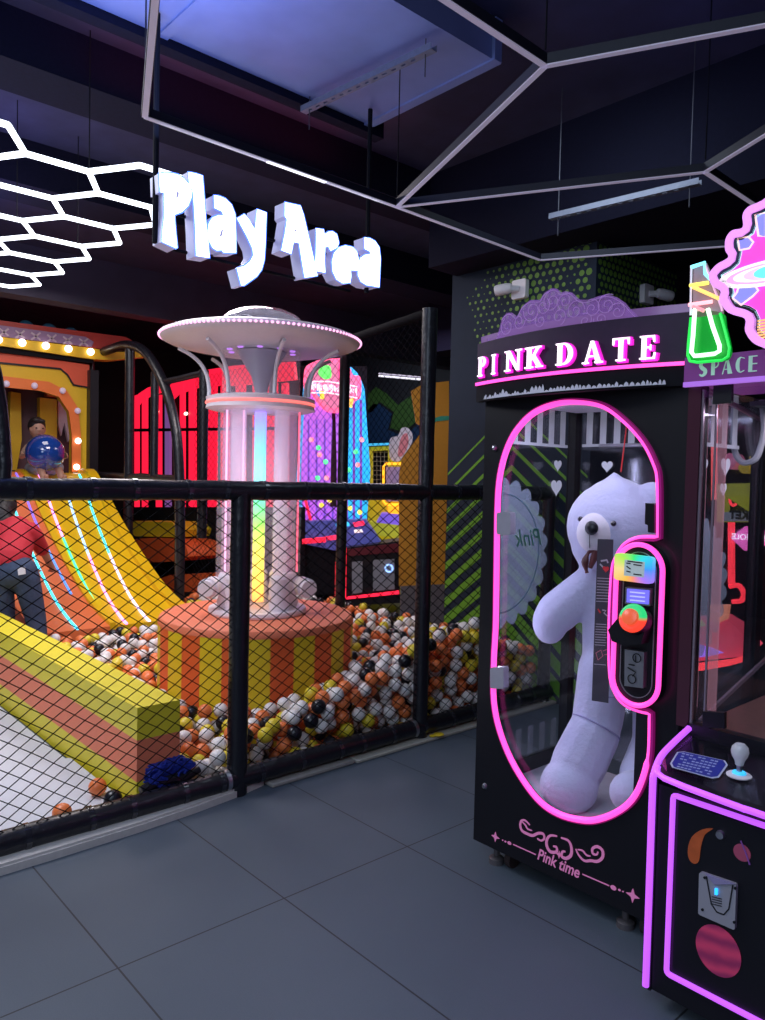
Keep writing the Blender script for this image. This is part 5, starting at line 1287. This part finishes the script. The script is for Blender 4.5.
# ------------------------------------------------------------------ SPACE machine
sm = thing('space_claw_machine', 'black SPACE claw machine with violet neon edges beside the bear machine', 'claw machine', (-.68, 2.5, 0))
SX0, SX1 = -1.062, -.30; YD = 2.0; YG = 2.2; YSB = 2.95
sidep = [(YD, .05), (YD, .66), (YD + .02, .685), (YD + .11, .715), (YG, .742), (YG + .05, .76), (YSB, .76), (YSB, .05)]
q(black).plate(fx(SX0 + .02), sidep, d0=0, d1=.02).build('side_panel', sm)
q(black).plate(fx(SX1), sidep, d0=0, d1=.02).build('side_panel', sm)
q(black).box(SX0 + .02, SX1 - .02, YD + .004, YSB, .055, .645).build('base_cabinet', sm)
e_ = q(purn).tube([Vector((SX0 + .008, y, z)) for y, z in smooth([(YD - .004, .06), (YD - .004, .30), (YD - .006, .62), (YD + .0, .672), (YD + .035, .712), (YD + .10, .735), (YG - .002, .760)], 5, False)], .0095, 8).build('edge_neon', sm)
door = rrect(-.992, -.40, .131, .633, .010, 3)
q(purn).tube([Vector((x, YD - .008, z)) for x, z in door], .0078, 8, True).build('door_neon', sm)
q(black).box(-.978, -.41, YD - .004, YD + .004, .137, .618).build('front_door', sm)
# control deck with rounded rim
deck = [(SX0 + .022, YD - .002), (-1.0, YD - .045), (-.79, YD - .065), (-.76, YD - .065), (-.50, YD - .065), (SX1 - .02, YD - .0), (SX1 - .02, YG + .05), (SX0 + .022, YG + .05)]
def deckz(y): return .698 + (y - YD) * .17
mb = q(black).plate(fz(0), deck, d0=-.012, d1=0); mb.map(lambda v: (v.x, v.y, v.z + deckz(v.y))); mb.build('control_deck', sm)
mb = q(purn).tube([Vector((x, y - .004, deckz(y) - .003)) for x, y in smooth(deck[:6], 3, False)], .0085, 8); mb.build('deck_neon', sm)
mb = q(glass('deck_acrylic', (.85, .85, .9), .5, .05, .03)).plate(fz(0), inset(deck, .006), d0=.012, d1=.016); mb.map(lambda v: (v.x, v.y, v.z + deckz(v.y))); mb.build('deck_cover', sm)
# sticker
def decko(px, py):
    r = ray(px, py)     # meets the sloping deck
    lo, hi = .5, 6
    for _ in range(50):
        t = (lo + hi) / 2; p = CAM + r * t
        if p.z > deckz(p.y) + .016: lo = t
        else: hi = t
    return CAM + r * lo
sq = [decko(*p) for p in ((670, 764), (677, 752.5), (684, 752), (725, 761), (728, 765.5), (719, 778), (712, 779), (672, 768))]
ctr = sum(sq, Vector()) / 8
mb = q(mat('sticker_edge', (.5, .55, .7), .4)); mb.add([p + Vector((0, 0, .0015)) for p in sq], [tuple(range(8))]); stk = mb.build('instruction_sticker', sm)
mb = q(mat('sticker_blue', (.015, .03, .30), .4)); mb.add([ctr.lerp(p, .93) + Vector((0, 0, .0025)) for p in sq], [tuple(range(8))]); mb.build('sticker_face', stk)
mb = q(mat('sticker_print', (.35, .42, .65), .5)); 
for k in range(6):
    a, b_ = decko(682 - k * 1.0, 754.5 + k * 2.6), decko(719 - k * 1.6, 763 + k * 2.5); a.z += .0032; b_.z += .0032
    n_ = 9
    for i in range(n_):
        if (i * 7 + k * 3) % 11 < 9:
            p, r_ = a.lerp(b_, i / n_), a.lerp(b_, (i + .75) / n_); d_ = Vector((.0, .0022, .0007)); mb.add([p - d_, r_ - d_, r_ + d_, p + d_], [(0, 1, 2, 3)])
mb.build('sticker_text', stk)
# joystick
jb = decko(739, 776)
mb = q(whitep).lathe([(0, 0), (.031, 0), (.032, .003), (.028, .006), (0, .007)], jb, 28); js = mb.build('joystick_base', sm)
q(glow('joystick_glow', (.05, .5, .9), .9)).lathe([(.0, .007), (.018, .008), (.016, .012), (0, .013)], jb, 24).build('joystick_light', js)
q(steel).tube([jb + Vector((0, 0, .01)), jb + Vector((0, 0, .032))], .007, 12).build('joystick_stem', js)
q(milky('joystick_knob', (.7, .72, .78), .6, .05)).lathe([(0.004, .026), (.010, .03), (.013, .042), (.020, .054), (.0225, .066), (.020, .078), (.012, .086), (0, .088)], jb, 24).build('joystick_knob', js)
q(whitep).lathe([(0.004, .03), (.008, .036), (.012, .05), (.013, .062), (.008, .074), (0, .078)], jb, 16).build('knob_core', js)
# door pictures, lock, ticket bezel
def soft_planet(nm, c, rx, rz, c1, c2, tilt=0, scale=9):
    m = bpy.data.materials.new(nm); m.use_nodes = True; nt = m.node_tree; b = nt.nodes['Principled BSDF']
    tcn = nt.nodes.new('ShaderNodeTexCoord'); mp = nt.nodes.new('ShaderNodeMapping'); w = nt.nodes.new('ShaderNodeTexWave'); cr = nt.nodes.new('ShaderNodeValToRGB')
    mp.inputs['Rotation'].default_value = (0, math.radians(tilt), 0)
    w.bands_direction = 'Z'; w.inputs['Scale'].default_value = scale; w.inputs['Distortion'].default_value = 2.5; w.inputs['Detail Scale'].default_value = 2
    cr.color_ramp.elements[0].color = (*c1, 1); cr.color_ramp.elements[1].color = (*c2, 1)
    nt.links.new(tcn.outputs['Object'], mp.inputs[0]); nt.links.new(mp.outputs[0], w.inputs[0]); nt.links.new(w.outputs['Fac'], cr.inputs[0]); nt.links.new(cr.outputs[0], b.inputs['Base Color'])
    b.inputs['Roughness'].default_value = .5
    nt.links.new(cr.outputs[0], b.inputs['Emission Color']); b.inputs['Emission Strength'].default_value = .22
    return m
fd_ = fy(YD - .005)
pm = soft_planet('rose_planet', None, 0, 0, (.24, .02, .09), (.50, .04, .12), 12, 7)
cpl = PY([(719, 950)], YD)[0]
q(pm).plate(fd_, circ(cpl, .060, 36, .066), d0=-.0015, d1=0).build('planet_print', sm)
q(mat('comet_orange', (.34, .07, .02), .5, emit=(.5, .10, .02), es=.12, vary=.5, bscale=30)).plate(fd_, smooth(PY([(690, 858), (689, 848), (693, 836), (703, 829), (714, 828), (706, 834), (702, 846), (700, 860), (695, 863)], YD), 3), d0=-.0015, d1=0).build('comet_print', sm)
q(mat('ring_planet', (.28, .05, .10), .5, emit=(.3, .05, .12), es=.15)).plate(fd_, circ(PY([(743, 852)], YD)[0], .022, 20), d0=-.0015, d1=0).build('ringed_planet_print', sm)
q(mat('ring_line', (.25, .08, .35), .5)).rplate(fd_, PY([(742, 840), (747, 852), (751, 864)], YD), .004, -.003, -.0015).build('planet_ring', sm)
a = PY([(721.5, 834)], YD)[0]; q(steel).lathe([(.003, -.010), (.010, -.009), (.012, 0)], (a[0], YD - .004, a[1]), 16, axis='y').build('door_lock', sm)
bz = q(mat('grey_bezel', (.42, .40, .46), .4, .3)).plate(fd_, rquad(PY([(702, 870), (739, 882.5), (737.5, 928), (701, 912)], YD), .06), d0=-.012, d1=0).build('card_reader', sm)
yb_ = YD - .0175
q(black).rplate(fy(yb_), PY([(706.5, 876), (711.5, 904), (717, 912), (724, 914.5), (729, 909), (733, 885)], YD - .017), .0035, -.001, 0).build('reader_outline', bz)
q(mat('bezel_wedge', (.30, .26, .45), .4)).plate(fy(yb_), PY([(706, 873.5), (735, 883.5), (715, 884)], YD - .017), d0=-.004, d1=0).build('reader_wedge', bz)
q(glow('reader_led', (.02, .35, 1), 2.0)).plate(fy(yb_), PY([(715.5, 888), (718, 888.5), (718, 894.5), (715.5, 894)], YD - .017), d0=-.005, d1=0).build('reader_light', bz)
mb = q(black)
for k in range(4): mb.rplate(fy(yb_), PY([(712, 896.5 + k * 2.4), (722, 899 + k * 2.4)], YD - .017), .0018, -.001, 0)
for p_ in ((705, 877.5), (735.5, 888), (702.8, 909.5), (734.5, 922)): c_ = PY([p_], YD - .017)[0]; mb.plate(fy(yb_), circ(c_, .0035, 10), d0=-.003, d1=0)
mb.build('reader_print', bz)
# glass box
q(mat('post_wine', (.10, .03, .05), .3, .4, coat=.4)).box(SX0 - .034, SX0 + .004, YG, YG + .035, .76, 1.78).build('front_post', sm)
q(black).box(SX0 - .034, SX0 + .0, YG + .036, YG + .06, .76, 1.78).build('front_post', sm)
q(clear).box(SX0 + .012, SX1 - .01, YG + .012, YG + .017, .76, 1.765).build('front_glass', sm)
q(clear).box(SX0 + .002, SX0 + .007, YG + .02, YSB - .02, .76, 1.765).build('side_glass', sm)
al = mat('polished_trim', (.55, .42, .5), .25, .7)
q(al).box(SX0 + .006, SX0 + .012, YG + .004, YG + .012, .76, 1.765).build('glass_trim', sm)
q(al).box(SX0 + .040, SX0 + .045, YG + .018, YG + .024, .76, 1.765).build('glass_trim', sm)
q(al).box(SX0 + .008, SX0 + .014, YSB - .03, YSB - .02, .76, 1.765).build('glass_trim', sm)
quad3([(715, 386), (733, 384), (733, 403), (714, 404.5)], YG + .008, -.01, .004, black, 'corner_clamp', sm)
quad3([(704, 711), (726, 712), (726, 728), (704, 727)], YG + .008, -.01, .004, black, 'corner_clamp', sm)
q(black).box(SX0, SX1, YG, YG + .035, .735, .775).build('sill', sm)
q(mat('machine_floor_brown', (.13, .06, .05), .35, vary=.3)).box(SX0 + .02, SX1 - .02, YG + .04, YSB - .02, .762, .772).build('prize_floor', sm)
q(al).tube([at(699, 722, 'y', 2.32), at(765, 660, 'y', 2.85), at(772, 653, 'y', 2.9)], .009, 6).build('floor_rail', sm)
q(mat('pink_rail', (.55, .3, .38), .35)).tube([at(702, 388, 'y', 2.26), at(770, 424, 'y', 2.9)], .009, 6).build('top_rail', sm)
q(mat('roof_grey', (.10, .12, .13), .5)).box(SX0 + .02, SX1 - .02, YG + .3, YSB, 1.74, 1.755).build('inner_ceiling', sm)
q(mat('grey_hose', (.40, .42, .45), .5)).tube([Vector(p) for p in smooth([tuple(at(a, b_, 'y', 2.6)) for a, b_ in ((762, 400), (764, 430), (758, 455), (750, 462), (742, 462), (735, 452), (734, 430), (735, 400))], 4, False)], .010, 8).build('coiled_hose', sm)
pk_ = milky('rose_acrylic', (.80, .38, .46), .34, .25)
for a_, b_ in ((699, 703), (713, 722)):
    p_, r_ = at(a_, 550, 'y', 2.38), at(b_, 550, 'y', 2.38); q(pk_).box(p_.x, r_.x, 2.38, 2.385, .775, 1.755).build('acrylic_post', sm)
# header and sign
q(mat('header_violet', (.10, .025, .13), .4, emit=(.16, .03, .2), es=.5)).plate(fy(YG - .03), [(SX0 - .035, 1.785), (SX1, 1.785), (SX1, 1.858), (SX0 - .035, 1.858)], d0=0, d1=.4).build('header_box', sm)
q(glow('header_edge', (.32, .12, .55), .9)).box(SX0 - .035, SX1, YG - .034, YG - .02, 1.772, 1.786).build('header_edge_light', sm)
mb = q(mat('space_lettering', (.30, .50, .42), .4, emit=(.3, .5, .42), es=.5))
SYg = YG - .032
def SPC():
    A = at(698.5, 376.5, 'y', SYg); w = .031; h_ = .044; gp = .0345
    def pl_(pts, k): mb.plate(fy(SYg), [(A.x + k * gp + x * w, A.z + z * h_) for x, z in pts], d0=-.003, d1=0)
    # S
    s_ = smooth([(.12, .12), (.35, .02), (.62, .14), (.62, .36), (.36, .52), (.20, .70), (.36, .94), (.66, .88)], 4, False)
    n_ = len(s_); mb.rplate(fy(SYg), [(A.x + x * w, A.z + z * h_) for x, z in s_], [.003 + .008 * math.sin(PI * i / n_) for i in range(n_)], -.003, 0)
    pl_([(.1, 0), (.42, 0), (.42, 1), (.1, 1)], 1); pl_(arcband(.42, .72, .36, .28, -90, 90, .08, .08), 1)
    pl_([(.0, 0), (.07, 0), (.42, 1), (.36, 1)], 2); pl_([(.36, 1), (.5, 1), (.92, 0), (.52, 0)], 2); pl_([(.15, .28), (.6, .28), (.6, .33), (.15, .33)], 2)
    pl_(arcband(.56, .5, .46, .5, 90, 270, .32, .06), 3); pl_([(.56, .94), (.86, .86), (.86, .92), (.56, 1)], 3); pl_([(.56, 0), (.86, .1), (.86, .16), (.56, .06)], 3)
    pl_([(.12, 0), (.44, 0), (.44, 1), (.12, 1)], 4); [pl_([(.4, z), (.85, z), (.85, z + .07), (.4, z + .07)], 4) for z in (0, .46, .93)]
SPC(); mb.build('space_lettering', sm)
# neon flask
YK = YG - .05; fk = fy(YK)
fl_ = thing('neon_flask', 'green neon flask with cyan yellow and pink zigzag neck on the SPACE machine', 'neon sign', at(712, 362, 'y', YK))
Ck = lambda l: PY(crop(l, 680, 180, 4.636), YK)
q(mat('flask_acrylic', (.22, .16, .20), .5, emit=(.30, .20, .24), es=.45)).plate(fk, Ck([(62, 395), (122, 385), (200, 560), (200, 620), (58, 640)]), d0=0, d1=.006).build('flask_neck', fl_)
q(mat('flask_green', (.0, .22, .015), .4, emit=(.0, .40, .03), es=.45)).plate(fk, smooth(Ck([(65, 615), (195, 615), (215, 680), (238, 780), (232, 820), (205, 838), (90, 848), (55, 842), (45, 815), (52, 720)]), 3), d0=.0, d1=.006).build('flask_liquid', fl_)
def neon(pts, m_, nm, r=.0055, sm_=0): 
    P = Ck(pts); P = smooth(P, 4, False) if sm_ else P
    q(m_).tube([Vector((x, YK - .012, z)) for x, z in P], r, 8).build(nm, fl_)
gw = glow('neon_white_green', (.55, 1, .62), 2.0); gg = glow('neon_green', (.02, .75, .08), .9)
neon([(78, 600), (70, 720), (62, 800), (75, 818), (110, 815), (170, 808), (192, 795), (192, 770), (160, 680), (138, 600)], gw, 'inner_neon', .006)
neon([(60, 640), (48, 760), (45, 815), (55, 842), (90, 848), (205, 838), (232, 820), (238, 780), (215, 690), (195, 620)], gg, 'outer_neon', .004)
neon([(62, 408), (122, 388), (128, 440), (150, 462)], glow('neon_cyan', (.2, .8, 1), 1.8), 'cyan_neon')
neon([(55, 493), (140, 480)], glow('neon_yellow', (1, .75, .1), 1.8), 'yellow_neon'); neon([(70, 500), (195, 555)], glow('neon_amber', (1, .6, .15), 1.2), 'amber_neon')
neon([(50, 582), (158, 567)], glow('neon_rose', (1, .35, .4), 1.8), 'rose_neon'); neon([(70, 588), (120, 610)], glow('neon_rose2', (1, .3, .35), 1.0), 'rose_neon')
neon([(62, 400), (58, 630)], glow('neon_pale', (.75, .7, .8), .6), 'pale_neon', .003); neon([(122, 390), (200, 590), (205, 610)], glow('neon_pale2', (.9, .5, .7), .7), 'pale_neon', .003)
# lobed planet sign
YL = YG - .09
ls = thing('planet_sign', 'pink lobed neon planet sign on top of the SPACE machine', 'neon sign', at(790, 350, 'y', YL))
C8 = lambda l: PY(crop(l, 700, 190, 4.86), YL)
leftp = [(316, 60), (250, 90), (222, 130), (222, 190), (170, 205), (140, 245), (138, 300), (152, 335), (95, 370), (58, 420), (75, 470), (115, 498), (110, 540), (150, 600), (232, 630), (234, 690), (270, 745), (330, 775)]
# the hidden other half mirrors the visible one about an upright axis
LP = C8(leftp); axx = C8([(440, 400)])[0][0]; tp = (axx, LP[0][1] + .03); bt_ = (axx, LP[-1][1] - .03)
full = smooth(LP + [bt_] + [(2 * axx - x, z) for x, z in LP[::-1]] + [tp], 4)
fl8 = fy(YL)
q(black).plate(fl8, inset(full, .006), d0=.0, d1=.06).build('sign_box', ls)
q(glow('orchid_border', (.72, .28, .80), 1.0)).plate(fl8, full, [inset(full, .020)], -.02, 0).build('orchid_border', ls)
q(mat('navy_line', (.01, .04, .07), .4)).plate(fl8, inset(full, .020), [inset(full, .028)], -.012, 0).build('navy_line', ls)
q(glow('mint_line', (.45, .85, .85), 1.0)).plate(fl8, inset(full, .028), [inset(full, .032)], -.01, 0).build('mint_line', ls)
q(glow('magenta_face', (.85, .06, .50), 1.0)).plate(fl8, inset(full, .032), d0=-.006, d1=0).build('magenta_face', ls)
gb = glow('periwinkle_patch', (.22, .22, .85), 1.0); ge = glow('peach_line', (1, .6, .55), 1.1)
for pts in ([(277, 125), (330, 115), (330, 232), (292, 228)], [(193, 240), (245, 232), (268, 258), (248, 288), (200, 297)], [(188, 500), (200, 465), (270, 460), (292, 492), (265, 520), (208, 562), (168, 530)]):
    P = C8(pts); q(gb).plate(fl8, P, d0=-.010, d1=-.006).build('blue_patch', ls); q(ge).rplate(fl8, P, .005, -.012, -.01, True).build('patch_outline', ls)
for rx, rz, m_, dd in ((265, 62, glow('ring_white', (1, .85, .95), 1.2), .012), (225, 48, glow('ring_pink', (.9, .35, .65), 1.0), .014), (190, 38, glow('ring_white2', (1, .8, .95), 1.2), .016), (140, 34, glow('ring_rose', (.95, .5, .75), 1.0), .018), (90, 30, glow('planet_mint', (.15, .75, .70), 1.0), .020)):
    c_ = C8([(365, 400)])[0]; e1 = C8([(365 - rx, 415)])[0]; e2 = C8([(365, 400 - rz)])[0]
    q(m_).plate(fl8, [(x, z - (x - c_[0]) * -.02) for x, z in circ(c_, c_[0] - e1[0], 40, e2[1] - c_[1])], d0=-dd, d1=-dd + .003).build('planet_ring', ls)
mb = q(glow('orange_stripes', (1, .45, .15), 1.1))
for k in range(7): mb.rplate(fl8, C8([(286, 640 + k * 14), (340, 630 + k * 14)]), .004, -.010, -.006)
mb.build('orange_stripes', ls)

# ------------------------------------------------------------------ stand-in objects for reflections in the SPACE machine's glass
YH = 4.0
nm_ = thing('neon_reflection_standin', 'stand-in shapes for red neon and sign reflections in the SPACE machine glass', 'arcade machine', (-1.2, 4.2, 0))
q(blackm).box(-1.95, -.6, YH + .1, YH + .5, 0, 2.0).build('cabinet', nm_)  # dark backing added behind the mirrored shapes
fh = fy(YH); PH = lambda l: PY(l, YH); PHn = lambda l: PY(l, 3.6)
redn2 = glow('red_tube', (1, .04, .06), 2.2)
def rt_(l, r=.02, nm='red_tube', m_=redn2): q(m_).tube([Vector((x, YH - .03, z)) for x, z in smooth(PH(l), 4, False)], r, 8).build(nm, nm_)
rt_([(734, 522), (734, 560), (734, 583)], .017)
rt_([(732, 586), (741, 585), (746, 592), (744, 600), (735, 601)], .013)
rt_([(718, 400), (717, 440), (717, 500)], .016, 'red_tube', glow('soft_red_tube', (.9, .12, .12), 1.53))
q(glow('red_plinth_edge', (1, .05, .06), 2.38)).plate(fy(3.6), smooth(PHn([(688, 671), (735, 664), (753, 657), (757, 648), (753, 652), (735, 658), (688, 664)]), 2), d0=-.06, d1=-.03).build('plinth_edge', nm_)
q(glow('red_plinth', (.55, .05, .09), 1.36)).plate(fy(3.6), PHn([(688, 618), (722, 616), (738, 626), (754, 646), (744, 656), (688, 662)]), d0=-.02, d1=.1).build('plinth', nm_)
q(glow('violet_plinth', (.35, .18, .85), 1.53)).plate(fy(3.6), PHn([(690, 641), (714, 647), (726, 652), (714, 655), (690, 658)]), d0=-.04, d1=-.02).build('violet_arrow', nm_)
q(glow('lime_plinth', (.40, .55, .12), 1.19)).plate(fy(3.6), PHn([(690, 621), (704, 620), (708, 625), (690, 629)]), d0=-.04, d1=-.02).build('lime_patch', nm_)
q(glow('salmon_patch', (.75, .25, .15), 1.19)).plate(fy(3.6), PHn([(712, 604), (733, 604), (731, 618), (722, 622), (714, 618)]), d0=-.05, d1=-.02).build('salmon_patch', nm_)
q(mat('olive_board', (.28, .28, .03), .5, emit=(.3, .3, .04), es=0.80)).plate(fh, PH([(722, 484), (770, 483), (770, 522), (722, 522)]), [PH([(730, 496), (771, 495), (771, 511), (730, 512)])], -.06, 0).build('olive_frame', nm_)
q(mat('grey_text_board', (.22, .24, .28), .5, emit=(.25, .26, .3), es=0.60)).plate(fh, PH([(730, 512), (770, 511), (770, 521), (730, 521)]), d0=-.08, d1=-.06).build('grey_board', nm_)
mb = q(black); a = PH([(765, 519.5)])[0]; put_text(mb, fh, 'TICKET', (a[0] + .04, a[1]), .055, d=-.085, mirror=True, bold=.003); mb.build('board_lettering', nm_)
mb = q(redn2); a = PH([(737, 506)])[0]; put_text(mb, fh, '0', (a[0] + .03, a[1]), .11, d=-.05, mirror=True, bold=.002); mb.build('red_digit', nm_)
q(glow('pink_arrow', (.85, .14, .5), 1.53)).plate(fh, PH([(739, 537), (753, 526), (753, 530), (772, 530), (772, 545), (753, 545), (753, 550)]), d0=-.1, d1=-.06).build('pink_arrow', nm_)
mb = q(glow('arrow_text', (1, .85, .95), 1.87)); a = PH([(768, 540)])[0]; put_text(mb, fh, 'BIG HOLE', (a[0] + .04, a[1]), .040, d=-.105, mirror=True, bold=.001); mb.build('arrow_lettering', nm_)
for nm2, c_, l in (('pink_blob', (.8, .2, .35), [(737, 455), (744, 455), (747, 462), (741, 470), (735, 465)]), ('yellow_blob', (.6, .42, .05), [(748, 468), (756, 462), (759, 470), (753, 474)]), ('yellow_blob', (.6, .42, .05), [(759, 458), (766, 458), (768, 472), (762, 473)])):  # coloured blobs standing in for reflected shapes
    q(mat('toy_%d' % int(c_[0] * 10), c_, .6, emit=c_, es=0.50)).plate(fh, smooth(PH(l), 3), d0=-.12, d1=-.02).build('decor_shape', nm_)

# ------------------------------------------------------------------ lights
def area(name, loc, rot, size, power, col, sy=None, spread=None):
    l = bpy.data.lights.new(name, 'AREA'); l.energy = power; l.color = col; l.size = size
    if sy: l.shape = 'RECTANGLE'; l.size_y = sy
    if spread: l.spread = math.radians(spread)
    o = bpy.data.objects.new(name, l); o.location = loc; o.rotation_euler = [math.radians(a) for a in rot]; COL.objects.link(o); return o
area('walkway_fill', (-.6, -.6, 3.4), (0, 0, 0), 2.2, 58, (.62, .78, 1.0))  # added overhead fill near the camera, no fitting modelled
area('entrance_fill', (-.3, -2.4, 2.6), (62, 0, 22), 1.8, 46, (.68, .80, 1.0))  # unseen fill lamp added behind the camera
area('pit_fill', (-4.4, .2, 3.35), (0, 0, 0), 1.6, 90, (.88, .90, 1.0), 1.2)  # added overhead fill for the mats and near balls
area('pit_fill_far', (-5.2, 2.7, 3.35), (0, 0, 0), 1.2, 56, (1.0, .90, .92), 1.0)  # added fill over the far half of the pit
area('slide_fill', (-7.2, 2.4, 3.3), (0, 0, 0), .8, 14, (1, .92, .9), .8)  # added to brighten the slide lanes
area('duct_blue_fill', (-2.8, 1.2, 2.95), (180, 0, 0), .8, 15, (.30, .42, 1.0), .8)  # added upward fill that turns the duct bluer
area('ceiling_red_fill', (-3.72, 2.3, 3.45), (180, 0, 0), .3, 3.0, (1.0, .08, .16), 1.6)  # added red fill tinting the ceiling slab beside the duct
area('ceiling_blue_fill', (-6.0, .6, 3.05), (180, 0, 0), 2.0, 34, (.30, .28, 1.0), 2.0)  # added blue upward fill for the left part of the ceiling
area('ceiling_blue_fill_right', (-1.4, 3.2, 3.0), (180, 0, 0), 1.0, 1.6, (.28, .30, 1.0), 1.0)  # weak blue fill added under the ceiling at right
area('column_fill', (-2.3, 3.3, 3.3), (35, 0, 10), .8, 6.5, (.7, .85, 1.0), .5)  # added fill lifting the dotted column
area('cabinet_light', (-1.55, 2.42, 1.76), (0, 0, 0), .5, 1.7, (.70, .72, 1.0), .12)
area('cabinet_side_fill', (-1.90, 2.33, 1.0), (90, 0, -90), .03, 1.5, (.66, .66, 1.0), 1.2)  # added fill for the lower bear, no fitting here
pl_ = bpy.data.lights.new('tower_fill', 'POINT'); pl_.energy = 2.6; pl_.color = (1, .62, .80); pl_.shadow_soft_size = .1; po = bpy.data.objects.new('tower_fill', pl_); po.location = PC + vdir * .45 + Vector((0, 0, 1.5)); COL.objects.link(po)  # added fill in front of the tower, boosting its own LEDs
area('far_fill', (-9.6, 2.6, 2.5), (0, 0, 0), .5, 3.5, (1, .8, .7))  # unseen fill added behind the play house front
area('arcade_fill', (-5.8, 5.4, 3.2), (0, 0, 0), 1.2, 30, (.9, .8, 1.0))  # added fill for the dark area around the arcade machines
area('back_wall_fill', (-9.4, 7.3, 3.1), (55, 0, 0), .8, 8, (.8, .9, 1.0))  # added so the mural shows on the dark wall
area('space_box_fill', (-.75, 2.5, 1.73), (0, 0, 0), .3, 3, (.9, .8, 1.0))  # added to lighten the decals and the glass box
w = bpy.data.worlds.new('world'); SC.world = w; w.use_nodes = True
w.node_tree.nodes['Background'].inputs[0].default_value = (.10, .10, .22, 1); w.node_tree.nodes['Background'].inputs[1].default_value = .10
SC.view_settings.view_transform = 'Standard'; SC.view_settings.look = 'None'; SC.view_settings.exposure = 0; SC.view_settings.gamma = 1
SC.view_settings.use_curve_mapping = False
SC.cycles.use_denoising = True
SC.cycles.max_bounces = 6; SC.cycles.transparent_max_bounces = 24; SC.cycles.sample_clamp_indirect = 4
print('balls', len(balls), 'objects', len(bpy.data.objects))
